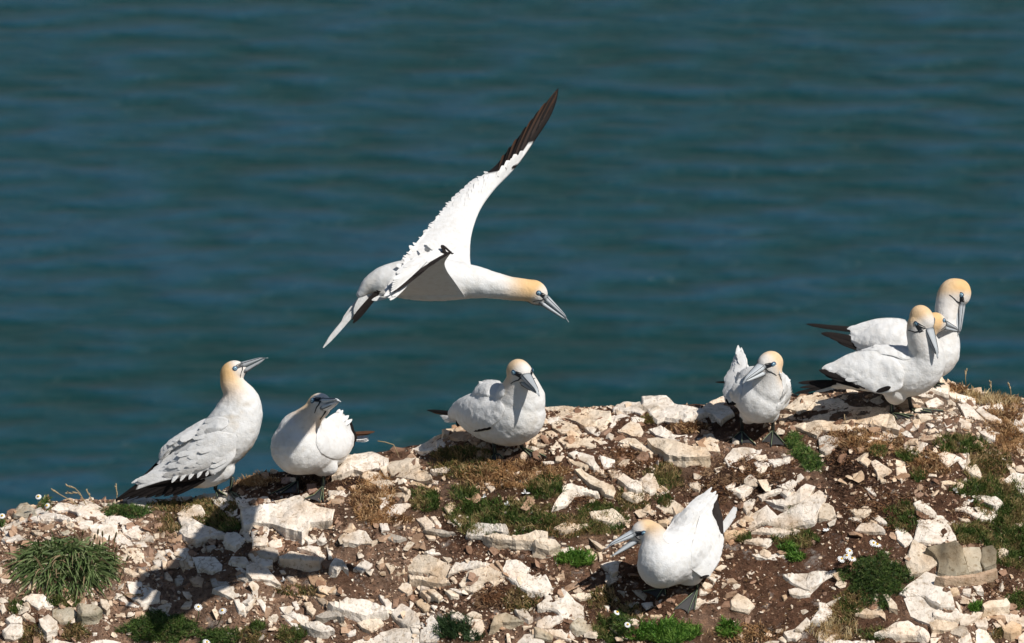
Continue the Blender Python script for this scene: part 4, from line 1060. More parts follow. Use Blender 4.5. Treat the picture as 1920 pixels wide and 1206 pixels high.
    def quills(s, par, name, items, nrm=(0, 0.35, -1)):
        """long feathers given by base and tip (photo pixels, depth), width and colour"""
        nn = s.dirw(nrm)
        for (b, t, w, c) in items:
            mb = MB(); B = s.W(b); T = s.W(t); d = T-B; feather(mb, B, d, nn, np.linalg.norm(d), w*PXM, np.asarray(c), None, curl=0.02, k=9, tip=0.6, vane=0.16)
            feather(mb, B-nn*0.0012, d, -nn, np.linalg.norm(d)*0.995, w*PXM*0.96, np.asarray(c)*0.9, None, curl=-0.02, k=9, tip=0.6, vane=-0.1)
            o = mb.build(name, PLUME)
            if par is not None: o.parent = par
            else: s.objs.append(o)
    def marks(s, par, items, off=1.2):
        """dark feather tips lying on the plumage"""
        deps = bpy.context.evaluated_depsgraph_get(); trees = [s.bvh]
        for o in s.objs:
            if o.name.startswith(('wing', 'scapulars')): trees.append(BVHTree.FromPolygons([tuple(v.co) for v in o.data.vertices], [tuple(p.vertices) for p in o.data.polygons]))
            for ch in o.children:
                if ch.name.startswith('covert'): trees.append(BVHTree.FromPolygons([tuple(v.co) for v in ch.data.vertices], [tuple(p.vertices) for p in ch.data.polygons]))
        for (a, b, w, c) in items:
            P = []
            for t in np.linspace(0, 1, 8):
                x, y = a[0]*(1-t)+b[0]*t, a[1]*(1-t)+b[1]*t; d = nrmz(s.W((x, y, 0))-CAM); best = None
                for T in trees:
                    r = T.ray_cast(Vector(CAM), Vector(d))
                    if r[0] is not None and (best is None or r[3] < best): best = r[3]
                if best is None: best = np.linalg.norm(P[-1]-CAM) if P else np.linalg.norm(s.W((x, y, 0))-CAM)
                P.append(CAM+d*(best-off*PXM))
            mb = MB(); V = []; F = []
            for i, p in enumerate(P):
                t = i/7; tg = nrmz(P[min(i+1, 7)]-P[max(i-1, 0)]); sd = nrmz(np.cross(tg, nrmz(CAM-p))); ww = w*.5*PXM*math.sqrt(max(.03, 1-(2*t-1)**2 if t > .5 else 1-(1-2*t)**4*.9)); V += [p-sd*ww, p+nrmz(CAM-p)*.5*PXM, p+sd*ww]
                if i: q = 3*(i-1); F += [(q, q+1, q+4, q+3), (q+1, q+2, q+5, q+4)]
            mb.add(V, F, np.asarray(c)); o = mb.build('dark_feather', PLUME); o.parent = par
    def leg(s, top, ankle, toes, rad=4.2, web=True):
        """leg from belly to heel, then three webbed toes resting on the ground; toes in photo pixels"""
        A = s.W(top); H = on_ground(*ankle)+np.array([0, 0, 0.006]); K = (A+H)/2+s.dirw((0, 0, 1))*0.006
        mb = MB(); tube(mb, [A, K, H+np.array([0, 0, 0.008]), H], [rad*1.1*PXM, rad*0.85*PXM, rad*0.95*PXM, rad*0.9*PXM], (0.022, 0.026, 0.024), 8)
        lime = (0.27, 0.34, 0.18)
        off = nrmz(CAM-K)*rad*0.95*PXM; tube(mb, [A+off, K+off, H+off+np.array([0, 0, 0.006])], [0.45*PXM]*3, lime, 5)
        o = mb.build('leg', FOOT); s.objs.append(o)
        ft = MB(); T = [on_ground(*t)+np.array([0, 0, 0.005]) for t in toes]; lines = []
        for t in T:
            mid = (H+t)/2; g = drop_to_ground(mid); mid[2] = max(mid[2]*0.5+g[2]*0.5+0.004, g[2]+0.004); lines.append((H, mid, t))
            tube(ft, [H, mid, t, t+nrmz(t-mid)*0.006-np.array([0, 0, 0.004])], [2.2*PXM, 1.7*PXM, 1.4*PXM, 0.4*PXM], (0.03, 0.034, 0.032), 6)
            up = np.array([0, -0.3, 1])*1.7*PXM; tube(ft, [H+up, mid+up, t+up], [0.45*PXM]*3, lime, 4)
        if web:
            for a, b in zip(lines[:-1], lines[1:]):
                V = []; F = []; k = 6
                for i in range(k+1):
                    t = i/k
                    def on(l): return (l[0]*(1-2*t)+l[1]*2*t) if t < 0.5 else (l[1]*(2-2*t)+l[2]*(2*t-1))
                    p, q = on(a), on(b)
                    for j in range(4):
                        w = j/3; sc = 4*w*(1-w)*0.10*t; x = p*(1-w)+q*w; x = x*(1-sc)+H*sc; V.append(x-np.array([0, 0, 0.0012]))
                    if i:
                        for j in range(3): c = (i-1)*4+j; F.append((c, c+1, c+5, c+4))
                ft.add(V, F, (0.045, 0.043, 0.043))
        fo = ft.build('webbed_foot', FOOT); fo.parent = o
    def done(s): reparent(s.root, s.objs)

def gdepth(px, py): return project(on_ground(px, py))[2]
def K(c, *r): return np.array(c)*random.uniform(*r) if r else np.array(c)

# 1 --- left standing bird, profile, bill raised
B = Bird('gannet standing at far left in profile with bill raised and long black wing tips trailing', gdepth(415, 925)-0.02, (415, 925))
B.body([[(285, 912, 4, 9, 12), (330, 893, 2, 24, 30), (365, 868, 0, 39, 44), (400, 842, 0, 48, 50), (430, 812, 0, 52, 52), (446, 782, 0, 47, 46), (452, 758, 0, 38, 40), (446, 738, 0, 28, 30), (434, 718, 0, 22, 23), (433, 700, 0, 20, 20)],
        [(345, 893, 0, 24, 28), (385, 884, 0, 32, 34), (412, 876, 0, 30, 28)], [(462, 752, 0, 26, 30), (458, 775, 0, 36, 38)]],
       ((436, 697, 0), (0.87, 0.50, -0.05), (-0.5, 0.87, -0.1), 1.02), neck_fade=(26, 66))
B.face(bill_len=47, tone=0.7)
dk = lambda u, v: u > 0.80 or (v < 0.20 and u > 0.35)
w, S, Nn = B.wing('wing', [(450, 828, -40), (438, 860, -46), (405, 888, -42), (355, 903, -36), (305, 908, -26), (245, 925, -10), (217, 941, -6)],
       [(440, 806, -34), (400, 808, -30), (355, 826, -18), (322, 850, -8), (298, 876, -4), (255, 908, -4), (217, 936, -4)], bulge=10, darkf=dk, rows=6, fl=48, fw=12, sweep=-0.3, lift=0.5, fluffy=1.3, skipdark=True)
B.wing('scapulars', [(432, 806, -40), (395, 812, -38), (355, 822, -28), (325, 836, -12), (314, 846, -6)], [(428, 775, -10), (385, 785, -6), (350, 805, 0), (325, 822, 4), (313, 842, 0)], bulge=6, rows=3, fl=34, fw=15, sweep=0.0)
B.wing('wing', [(430, 775, 20), (385, 790, 34), (350, 810, 34), (320, 832, 28), (300, 860, 20), (260, 900, 8)], [(430, 800, 40), (390, 820, 48), (350, 840, 44), (320, 860, 34), (290, 880, 20), (255, 910, 8)], bulge=4, near=False, wrap=False, darkf=lambda u, v: u > 0.8, feath=False)
q = [((330+i*9, 884+i*2.5, -30-i), (222+i*17, 938-i*1.5, -6-i*2), 10, DARK*random.uniform(.7, 1.5)) for i in range(7)]
B.quills(w, 'primary_feather', q)
B.quills(w, 'secondary_feather', [((350+i*13, 862-i*2, -42), (322+i*16, 905-i*3, -42), 9, WHITE*random.uniform(.94, 1)) for i in range(6)])
B.quills(None, 'tail_feather', [((320, 905, -4), (262+i*14, 932-i*2, -2+i*3), 12, WHITE*0.95) for i in range(3)])
B.leg((436, 895, -12), (432, 925), [(446, 931), (452, 936), (440, 938)]); B.leg((408, 890, 12), (404, 921), [(416, 926), (424, 932), (408, 934)])
B.done()

# 2 --- second bird, breast on, head tilted
B = Bird('gannet second from left, breast to the viewer with head cocked sideways looking up', gdepth(580, 930), (585, 930))
B.body([[(560, 838, -25, 54, 50), (585, 843, 10, 47, 48), (612, 838, 50, 42, 42), (632, 828, 85, 32, 34), (648, 820, 120, 18, 20), (662, 818, 150, 9, 8)],
        [(562, 812, -28, 42, 40), (572, 794, -34, 30, 31), (584, 778, -38, 23, 24), (595, 766, -40, 21, 21)], [(575, 815, 20, 38, 36), (600, 812, 50, 30, 30)], [(605, 868, 15, 26, 28), (618, 876, 15, 16, 16)]],
       ((598, 761, -40), (0.52, 0.26, -0.81), (0.0, 0.95, 0.25), 1.2), neck_fade=(22, 55), buff=0.8)
B.face(bill_len=44, tone=1.35)
w, S, Nn = B.wing('wing', [(592, 815, -10), (593, 835, -5), (605, 853, 5), (630, 863, 25), (650, 855, 60), (660, 835, 110)], [(596, 800, 0), (612, 785, 25), (632, 773, 50), (647, 779, 75), (655, 795, 95), (662, 818, 120)], bulge=10, feath=False, fluffy=2.2)
B.quills(w, 'primary_feather', [((655, 792, 98), (660, 842, 112), 16, DARK), ((652, 800, 104), (667, 828, 122), 17, DARK*1.3), ((660, 812, 120), (702, 810, 190), 7, BROWN), ((658, 815, 120), (694, 813, 180), 7, BROWN*0.6)])
B.quills(w, 'tertial_feather', [((622, 792, 40), (643, 769, 60), 9, WHITE), ((632, 795, 50), (654, 779, 72), 9, WHITE), ((640, 800, 60), (660, 786, 85), 8, WHITE), ((630, 782, 50), (637, 767, 60), 8, WHITE)])
B.wing('wing', [(548, 800, 10), (570, 786, 40), (595, 785, 70), (615, 790, 100)], [(530, 830, 40), (560, 820, 60), (590, 815, 90), (615, 815, 110)], bulge=4, near=False, wrap=False, feath=False)
B.quills(None, 'tail_feather', [((650, 822, 120), (690, 820+i*3, 190+i*6), 10, WHITE*0.97) for i in range(3)])
B.leg((560, 880, -8), (558, 905), [(506, 930), (526, 928), (560, 927)]); B.leg((607, 882, 6), (606, 915), [(572, 938), (600, 944), (606, 941)])
B.done()

# 3 --- middle bird
B = Bird('gannet sitting low in the middle of the skyline with bill pointing down to the right', gdepth(940, 855), (940, 855))
B.body([[(970, 777, -20, 54, 46), (955, 785, -8, 53, 48), (925, 782, 20, 49, 48), (895, 775, 60, 40, 42), (870, 770, 100, 24, 26), (850, 776, 135, 12, 12)],
        [(976, 752, -26, 48, 42), (977, 730, -38, 36, 34), (976, 712, -50, 27, 26), (975, 700, -56, 24, 24)], [(930, 752, 10, 36, 34), (915, 748, 40, 32, 32)]],
       ((974, 697, -58), (0.48, -0.42, -0.77), (0.12, 0.88, -0.4), 1.15), neck_fade=(20, 52), buff=0.8)
B.face(bill_len=46, tone=0.8)
w, S, Nn = B.wing('wing', [(934, 800, -10), (905, 809, 10), (880, 800, 35), (864, 785, 70), (855, 777, 110)], [(955, 752, -32), (925, 744, -5), (893, 740, 25), (868, 752, 60), (854, 769, 105)], bulge=10, feath=False, fluffy=2.8)
B.wing('scapulars', [(948, 748, -5), (925, 748, 15), (902, 744, 40), (890, 740, 60)], [(945, 716, 10), (925, 712, 30), (905, 714, 50), (890, 728, 65)], bulge=8, feath=False, fluffy=2.2, wrap=True)
B.quills(w, 'primary_feather', [((872, 776, 80), (802, 770, 200), 8, DARK), ((870, 778, 84), (812, 774, 190), 7, BROWN), ((864, 752, 80), (853, 785, 104), 18, DARK*1.2), ((868, 760, 80), (858, 800, 104), 14, DARK)])
B.marks(w, [((914, 804), (888, 809), 5, DARK), ((921, 802), (909, 806), 5, DARK)])
B.quills(w, 'tertial_feather', [((915, 728, 25), (898, 715, 44), 8, WHITE), ((912, 735, 25), (899, 722, 44), 9, WHITE), ((880, 760, 60), (862, 748, 80), 10, WHITE)])
B.quills(None, 'tail_feather', [((868, 786, 100), (826+i*4, 780+i*5, 190), 10, WHITE*0.97) for i in range(3)])
B.leg((926, 828, -6), (928, 855), [(918, 864), (932, 866), (944, 862)]); B.leg((974, 828, -16), (978, 842), [(994, 857), (1012, 860), (1023, 859)])
B.done()

# 4 --- lowest bird, bill open
B = Bird('gannet crouching lowest on the slope, seen from the front with open bill', gdepth(1270, 1125)-0.01, (1270, 1125))
B.body([[(1240, 1058, -30, 45, 46), (1262, 1045, 0, 50, 50), (1288, 1032, 35, 50, 48), (1310, 1012, 75, 42, 40), (1325, 990, 110, 28, 28), (1340, 975, 140, 14, 14)],
        [(1236, 1045, -30, 40, 40), (1234, 1025, -24, 32, 33), (1229, 1010, -12, 25, 26), (1222, 1000, 0, 22, 22), (1212, 998, 0, 20, 20)], [(1290, 1062, 15, 36, 36), (1300, 1082, 15, 16, 16)], [(1285, 990, 45, 30, 30)]],
       ((1209, 996, 0), (-0.90, -0.26, -0.28), (-0.24, 0.90, -0.35), 1.08), neck_fade=(24, 62), buff=0.85)
B.face(bill_len=52, openb=0.32, tone=1.15)
w, S, Nn = B.wing('wing', [(1297, 1074, -25), (1322, 1083, -10), (1345, 1060, 15), (1355, 1024, 45), (1347, 995, 70), (1335, 966, 90), (1332, 944, 108)], [(1293, 1058, -25), (1297, 1020, -10), (1307, 985, 20), (1314, 962, 50), (1322, 948, 80), (1328, 936, 110)], bulge=12, rows=4, fl=30, fw=16, sweep=0.15, lift=0.7)
w2, S, Nn = B.wing('wing', [(1285, 1020, 0), (1296, 990, 25), (1310, 966, 50), (1326, 950, 80), (1334, 938, 100)], [(1232, 1020, 5), (1252, 990, 20), (1278, 960, 50), (1300, 940, 80), (1316, 931, 100)], bulge=10, rows=4, fl=32, fw=15, sweep=0.0, lift=0.7)
B.quills(w, 'primary_feather', [((1350, 1016, 62), (1339, 936, 100), 15, DARK*2.5), ((1346, 1000, 66), (1342, 934, 104), 13, DARK*2), ((1354, 1030, 56), (1350, 955, 96), 9, DARK*2)])
B.marks(w, [((1312, 1084), (1330, 1079), 5, DARK)])
B.quills(w2, 'tertial_feather', [((1272, 985, 20), (1334, 915, 112), 12, WHITE*.86), ((1285, 978, 24), (1342, 922, 104), 15, WHITE), ((1296, 982, 20), (1345, 928, 98), 14, WHITE*.97), ((1302, 992, 16), (1337, 944, 90), 14, WHITE), ((1266, 1000, 4), (1320, 938, 78), 15, WHITE*.98), ((1312, 1010, 6), (1334, 958, 76), 13, WHITE*.96), ((1322, 1020, 0), (1338, 975, 66), 12, WHITE)], nrm=(0.1, 0.75, -0.65))
B.quills(None, 'tail_feather', [((1345, 1005, 100), (1396-i*7, 933+i*13, 190), 15, WHITE*(0.98 if i else 0.8)) for i in range(5)])
B.leg((1306, 1078, 2), (1308, 1108), [(1266, 1144), (1290, 1152), (1302, 1146)], rad=3.4); B.leg((1250, 1092, -12), (1246, 1104), [(1206, 1112), (1232, 1124), (1248, 1118)])
B.done()

# 5 --- bird with upright tail feathers
B = Bird('gannet facing the viewer on the skyline slabs with one white feather spike sticking up', gdepth(1425, 830), (1425, 828))
B.body([[(1424, 750, -16, 45, 42), (1428, 738, 0, 47, 44), (1420, 732, 35, 46, 45), (1412, 722, 80, 36, 36), (1404, 712, 120, 22, 24)],
        [(1438, 730, -28, 36, 34), (1442, 712, -38, 26, 27), (1444, 697, -46, 23, 23), (1444, 686, -50, 22, 22)], [(1400, 742, 0, 30, 34)], [(1456, 738, 0, 26, 34)], [(1404, 778, 6, 18, 20)], [(1444, 776, 6, 18, 20)]],
       ((1443, 681, -50), (-0.68, -0.34, -0.64), (-0.05, 0.95, -0.3), 1.12), neck_fade=(22, 52), buff=0.8)
B.face(bill_len=46, tone=1.1)
w, S, Nn = B.wing('wing', [(1384, 761, -14), (1366, 757, 0), (1358, 738, 20), (1361, 712, 50), (1372, 690, 85), (1384, 662, 115)], [(1390, 748, -16), (1392, 728, -10), (1394, 708, 20), (1400, 692, 55), (1398, 674, 85), (1390, 655, 115)], bulge=10, rows=4, fl=24, fw=13, lift=0.6)
B.quills(w, 'tertial_feather', [((1385, 705, 70), (1384, 648, 120), 11, WHITE), ((1389, 705, 72), (1390, 652, 118), 12, WHITE), ((1393, 705, 74), (1397, 668, 112), 12, WHITE), ((1378, 710, 70), (1379, 672, 112), 9, WHITE), ((1396, 706, 70), (1402, 684, 105), 10, WHITE)])
B.quills(w, 'primary_feather', [((1372, 716, 100), (1342, 717, 170), 5, BROWN)])
B.marks(w, [((1380, 757), (1366, 757), 6, DARK), ((1368, 760), (1361, 748), 5, DARK), ((1372, 752), (1378, 757), 4, DARK)])
w, S, Nn = B.wing('wing', [(1460, 774, -10), (1474, 762, 0), (1483, 742, 15), (1480, 718, 50), (1470, 700, 85)], [(1452, 765, -18), (1462, 750, -12), (1468, 732, 0), (1466, 714, 40), (1460, 700, 80)], bulge=8, rows=3, fl=22, fw=12, lift=0.6)
B.quills(w, 'tertial_feather', [((1466, 716, 40), (1482, 712, 60), 8, WHITE), ((1464, 708, 50), (1473, 705, 66), 8, WHITE)])
B.leg((1391, 784, -2), (1391, 812), [(1370, 830), (1391, 833), (1416, 836)]); B.leg((1449, 782, -2), (1449, 811), [(1430, 830), (1446, 838), (1474, 838)])
B.done()

# 6 --- front bird of the pair at right
dep6 = gdepth(1688, 780)
B = Bird('front gannet of the close pair at right, in profile with head bowed towards its breast', dep6, (1695, 782))
B.body([[(1560, 722, 12, 8, 12), (1595, 712, 10, 19, 26), (1630, 702, 6, 33, 36), (1668, 698, 2, 44, 44), (1702, 700, 0, 46, 46), (1727, 688, -8, 43, 40), (1736, 668, -16, 36, 36), (1732, 648, -26, 30, 31), (1725, 628, -34, 26, 26), (1724, 610, -38, 24, 24)],
        [(1650, 682, 6, 34, 34), (1690, 682, 4, 36, 38)], [(1680, 735, 0, 24, 28), (1678, 748, 0, 12, 16)]],
       ((1730, 598, -40), (0.40, -0.84, -0.36), (0.42, 0.50, -0.76), 1.12), neck_fade=(24, 64), buff=0.85)
B.face(bill_len=48, tone=0.9)
dk = lambda u, v: False
w, S, Nn = B.wing('wing', [(1699, 704, -40), (1687, 730, -44), (1648, 738, -42), (1606, 724, -34), (1572, 706, -22), (1548, 696, -14)], [(1693, 684, -36), (1668, 664, -28), (1630, 656, -22), (1596, 662, -14), (1568, 676, -10), (1546, 690, -12)], bulge=10, rows=6, fl=26, fw=14, sweep=0.1, feath=False, fluffy=2.4)
B.wing('scapulars', [(1705, 682, -40), (1675, 668, -34), (1640, 664, -26), (1610, 664, -14)], [(1712, 655, -14), (1680, 648, -4), (1648, 647, 0), (1615, 656, 0)], bulge=7, feath=False, fluffy=2.0)
B.quills(w, 'primary_feather', [((1602, 712, -32), (1536, 694, -16), 13, DARK), ((1590, 714, -30), (1545, 700, -16), 12, DARK*1.4), ((1622, 728, -40), (1570, 704, -24), 7, DARK), ((1612, 725, -36), (1560, 712, -16), 8, DARK*1.2),
    ((1570, 715, -6), (1497, 718, 10), 9, DARK), ((1568, 719, -6), (1500, 727, 6), 7, DARK*1.3), ((1560, 722, -6), (1490, 738, 8), 7, DARK)])
B.marks(w, [((1670, 726), (1643, 735), 9, DARK), ((1612, 728), (1585, 716), 7, DARK), ((1592, 718), (1560, 702), 9, DARK)])
B.quills(w, 'tertial_feather', [((1585, 678, -22), (1541, 691, -12), 13, WHITE), ((1600, 684, -32), (1552, 697, -18), 12, WHITE*.97), ((1625, 706, -42), (1585, 712, -32), 12, WHITE*.96), ((1652, 652, -14), (1636, 650, -10), 12, WHITE), ((1656, 660, -20), (1640, 655, -16), 12, WHITE)])
B.quills(None, 'tail_feather', [((1575, 722, 0), (1514+i*5, 716+i*6, 8+i*2), 9, WHITE*0.97) for i in range(4)])
B.leg((1672, 744, 6), (1672, 778), [(1682, 788), (1705, 786), (1712, 782)]); B.leg((1704, 738, -8), (1708, 770), [(1716, 776), (1745, 776), (1768, 773)])
B.done()

# 7 --- tall bird behind
B = Bird('tall gannet at the back right with its neck arched over and bill pointing straight down', dep6+0.20, (1750, 710))
B.body([[(1600, 640, 10, 14, 18), (1625, 640, 8, 26, 30), (1660, 640, 4, 38, 40), (1700, 655, 0, 44, 44), (1738, 672, -4, 42, 42), (1760, 664, -6, 39, 38), (1772, 645, -6, 29, 30), (1774, 620, -4, 24, 25), (1775, 595, -2, 23, 24), (1777, 570, 0, 24, 24), (1785, 549, 0, 26, 24), (1797, 546, 0, 24, 21)],
        [(1735, 690, 0, 22, 28), (1725, 705, 0, 12, 14)]],
       ((1800, 549, 0), (0.06, -0.96, -0.24), (0.96, 0.12, -0.2), 1.06), neck_fade=(34, 78))
B.face(bill_len=58, tone=1.0)
w, S, Nn = B.wing('wing', [(1712, 668, -34), (1680, 668, -30), (1640, 665, -24), (1612, 655, -16), (1596, 642, -6)], [(1712, 604, -14), (1685, 597, -6), (1650, 597, -2), (1620, 604, 2), (1593, 614, 0)], bulge=12, feath=False, fluffy=2.0)
B.quills(w, 'primary_feather', [((1620, 622, -8), (1512, 608, 10), 9, DARK), ((1625, 618, -6), (1530, 611, 10), 8, DARK*1.3), ((1618, 638, -12), (1540, 625, -2), 13, DARK), ((1622, 650, -14), (1552, 630, -4), 11, DARK*1.3), ((1620, 658, -14), (1570, 640, -6), 9, DARK)])
B.quills(w, 'tertial_feather', [((1628, 612, -12), (1588, 617, -2), 13, WHITE), ((1630, 624, -16), (1590, 630, -4), 14, WHITE*.97), ((1634, 636, -20), (1594, 643, -6), 14, WHITE), ((1640, 646, -24), (1602, 655, -10), 13, WHITE*.97)])
B.leg((1738, 700, 4), (1744, 722), [(1754, 728), (1762, 726), (1770, 722)]); B.leg((1716, 700, 4), (1718, 724), [(1728, 730), (1736, 730), (1742, 726)])
B.done()

# 8 --- hidden bird
B = Bird('mostly hidden gannet whose orange cheek and bill show between the pair at right', dep6+0.10, (1690, 730))
B.body([[(1590, 705, 10, 14, 18), (1640, 695, 4, 28, 28), (1685, 690, 2, 32, 26), (1712, 680, 0, 30, 24), (1724, 655, 0, 22, 20), (1734, 630, 0, 19, 18), (1745, 612, 0, 18, 17)], [(1680, 715, 0, 16, 18)]],
       ((1754, 604, 0), (0.78, -0.14, 0.60), (0.1, 0.98, 0.1), 0.92), neck_fade=(26, 60))
B.face(bill_len=44, tone=0.9)
w, S, Nn = B.wing('wing', [(1700, 700, -20), (1660, 705, -18), (1620, 702, -10), (1580, 700, -4)], [(1700, 680, -16), (1660, 676, -12), (1620, 682, -6), (1580, 692, 0)], bulge=4, wrap=False, feath=False)
B.leg((1684, 722, 2), (1684, 746), [(1694, 752), (1702, 750), (1708, 746)]); B.leg((1668, 722, 2), (1664, 748), [(1674, 754), (1684, 754), (1690, 748)])
B.done()

# 9 --- flying bird: near enough that the sun throws its shadow where the photo shows it
def fly_depth():
    best = None
    for d in np.arange(-1.3, 0.4, 0.02):
        p = at_depth(850, 525, d); r = GB.ray_cast(Vector(p), Vector(-SUNV))
        if r[0] is None: continue
        x, y, _ = project(np.array(r[0])); e = abs(y-1058)+0.3*abs(x-465)
        if best is None or e < best[0]: best = (e, d, x, y)
    print('fly', best); return best[1] if best else -0.5
FD = fly_depth()
B = Bird('gannet gliding over the cliff with one long wing raised and black wing tip', FD, (820, 530))
B.body([[(676, 552, 0, 8, 10), (695, 534, 0, 16, 20), (725, 525, 0, 27, 30), (768, 524, 0, 37, 38), (812, 524, 0, 40, 41), (852, 526, 0, 36, 38), (888, 529, 0, 30, 33), (920, 534, 0, 25, 27), (950, 540, 0, 22, 23), (975, 543, 0, 21, 21), (995, 545, 0, 20, 20)]],
       ((1003, 547, 0), (0.82, -0.565, -0.08), (0.56, 0.80, -0.15), 1.0), neck_fade=(26, 66), fluff=0.6)
B.face(bill_len=58, tone=1.0, openb=0.0)
far, S, Nn = B.wing('wing', [(884, 508, 14), (881, 480, 50), (884, 440, 100), (899, 396, 165), (925, 358, 215), (955, 327, 255), (978, 300, 285), (1004, 262, 320), (1030, 222, 350), (1043, 190, 370), (1047, 166, 380)],
       [(742, 500, 10), (765, 474, 40), (797, 436, 90), (833, 392, 150), (868, 358, 195), (898, 334, 225), (928, 312, 265), (958, 275, 310), (990, 235, 345), (1022, 195, 368), (1046, 166, 380)],
       bulge=14, wrap=False, near=True, nu=54, nv=16, darkf=lambda u, v: u > 0.545 and not (0.57 < u < 0.68 and v < 0.3 and v > 0.03 and u < 0.55+0.5*(0.35-v)+0.06), rows=6, fl=30, fw=13, sweep=-0.45, lift=0.25, skipdark=True)
nu, nv = S.shape[:2]; items = []; r = random.Random(4); nn_ = None
fm = MB()
for k in range(74):          # ragged white trailing edge
    u_ = 0.03+0.5*k/73; i = int(u_*(nu-1)); P = S[i, -2]; a = nrmz(S[min(i+1, nu-1), -2]-S[i, -2]); b = nrmz(S[i, -1]-S[i, -5])
    feather(fm, P-b*10*PXM, nrmz(b*0.95+a*r.uniform(-.35, .75)), Nn[i, -2], r.uniform(13, 21)*PXM, r.uniform(6, 9)*PXM, WHITE*r.uniform(.92, 1), curl=r.uniform(-.05, .2), tip=0.45)
o = fm.build('trailing_feathers', PLUME); o.parent = far; prop(o, kind='stuff')
for k in range(13):          # spread black hand feathers
    u0 = 0.50+0.029*k; u1 = min(0.995, u0+0.17+0.012*k); v0 = 0.35; i0, i1 = int(u0*(nu-1)), int(u1*(nu-1)); P = S[i0, int(v0*(nv-1))]; T_ = S[i1, -1] if k < 9 else S[i1, nv//2]
    b = nrmz(S[i0, -1]-S[i0, 0]); T_ = T_+b*(2.0*PXM if k < 7 else 0)
    mb = MB(); d = T_-P; feather(mb, P+Nn[i0, 3]*1.5*PXM, d, Nn[i0, 3], np.linalg.norm(d), (9.5 if k < 7 else 7)*PXM, DARK*(0.6 if k % 2 else 2.0), (BROWN*0.7 if k % 2 == 0 else DARK*0.6), curl=0.0, k=9, tip=0.7)
    o = mb.build('primary_feather', PLUME); o.parent = far
near, S2, N2 = B.wing('wing', [(872, 556, -28), (852, 528, -90), (838, 508, -145), (834, 492, -195), (845, 475, -242)], [(712, 556, -14), (728, 547, -85), (760, 524, -145), (800, 498, -195), (842, 471, -245)], bulge=-6, wrap=False, feath=False, nu=26, nv=14)
hand, S3, N3 = B.wing('folded_hand', [(847, 474, -250), (805, 496, -305), (768, 520, -355), (742, 546, -395)], [(832, 463, -246), (785, 480, -298), (748, 504, -345), (720, 545, -388)], bulge=6, wrap=False, rows=4, fl=34, fw=8, sweep=0.1, lift=0.4)
hand.name = 'hand_wing'
dx = lambda x, o: -250-(847-x)*1.38-o
HN = (0.39, 0.59, -0.66)
B.quills(hand, 'primary_feather', [((846, 471, dx(846, 8)), (800, 498, dx(800, 8)), 7, DARK), ((830, 480, dx(830, 7)), (772, 518, dx(772, 8)), 8, DARK*1.4), ((805, 497, dx(805, 6)), (740, 548, dx(740, 8)), 8, DARK), ((790, 508, dx(790, 6)), (738, 549, dx(738, 9)), 6, DARK*1.5), ((849, 476, -262), (830, 459, -262), 6, DARK), ((836, 474, -266), (828, 459, -264), 8, DARK), ((826, 472, -266), (851, 475, -262), 5, DARK)], nrm=(0.2, 0.8, -0.6))
B.quills(hand, 'secondary_feather', [((806-i*9, 481+i*6, dx(806-i*9, 8)), (736+i*1-4, 549-i*5, dx(734, 10)), 8, WHITE*random.uniform(.9, 1)) for i in range(6)]+[((760, 522, dx(760, 2)), (720, 556, dx(722, 2)), 9, WHITE*.9), ((768, 526, dx(768, 0)), (731, 563, dx(732, 0)), 9, WHITE*.9)], nrm=HN)
fm = MB()
for k in range(18):          # ruffled shoulder and back feathers
    x = 760+r.uniform(0, 62); y = 505-(x-742)*0.42+r.uniform(-14, 16)
    feather(fm, B.W((x, y, -20-r.uniform(0, 24))), B.dirw((-0.7, -0.1+r.uniform(-.3, .8), -0.1)), B.dirw((0, .6, -.8)), r.uniform(16, 26)*PXM, r.uniform(8, 12)*PXM, WHITE*r.uniform(.95, 1), curl=r.uniform(0, .12))
B.objs.append(fm.build('back_feathers', PLUME)); prop(B.objs[-1], kind='stuff')
B.quills(None, 'tail_feather', [((712, 528, 0), (606+i*2, 652-i*4, 4*i), 9, WHITE*.97) for i in range(3)]+[((715, 522, 4), (640, 610-i*3, 10), 16, WHITE*.97) for i in range(2)]
         +[((704, 530, -6), (665, 590, -6), 20, WHITE*.97), ((718, 535, -14), (662, 606, -14), 11, DARK), ((714, 540, -15), (660, 600, -15), 9, DARK*1.3), ((716, 538, -16), (706, 545, -18), 12, DARK), ((730, 552, -12), (694, 560, -14), 14, WHITE*.9)], nrm=(0.5, 0.5, -0.8))
B.done()

# ------------------------------------------------------------------ plants
def blades(P, Dr, Ln, Wd, Cl, droop, seg=4, taper=1.0, up=None):
    """grass-like blades: P base (n,3), Dr unit directions (n,3), length, width, colour (n,3), droop"""
    n = len(P); rr = np.random.default_rng(n); t = np.linspace(0, 1, seg+1)
    side = np.cross(Dr, rr.normal(0, 1, (n, 3))*0.5+np.array([0, -1, 0.3])); side /= np.maximum(np.linalg.norm(side, axis=1), 1e-9)[:, None]
    c = P[:, None]+Dr[:, None]*(Ln[:, None]*t[None])[..., None]; c[..., 2] -= (droop*Ln)[:, None]*(t**2)[None]
    w = (Wd[:, None]*0.5*(1-t[None]**2.2*taper)).clip(0.00012, None)
    V = np.stack([c-side[:, None]*w[..., None], c+side[:, None]*w[..., None]], 2).reshape(-1, 3)
    k = 2*(seg+1); b = (np.arange(n)*k)[:, None, None]; f = np.array([[2*i, 2*i+1, 2*i+3, 2*i+2] for i in range(seg)])[None]
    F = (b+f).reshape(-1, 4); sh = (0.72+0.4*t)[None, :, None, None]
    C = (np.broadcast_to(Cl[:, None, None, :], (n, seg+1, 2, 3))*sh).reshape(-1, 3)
    return V, F, C
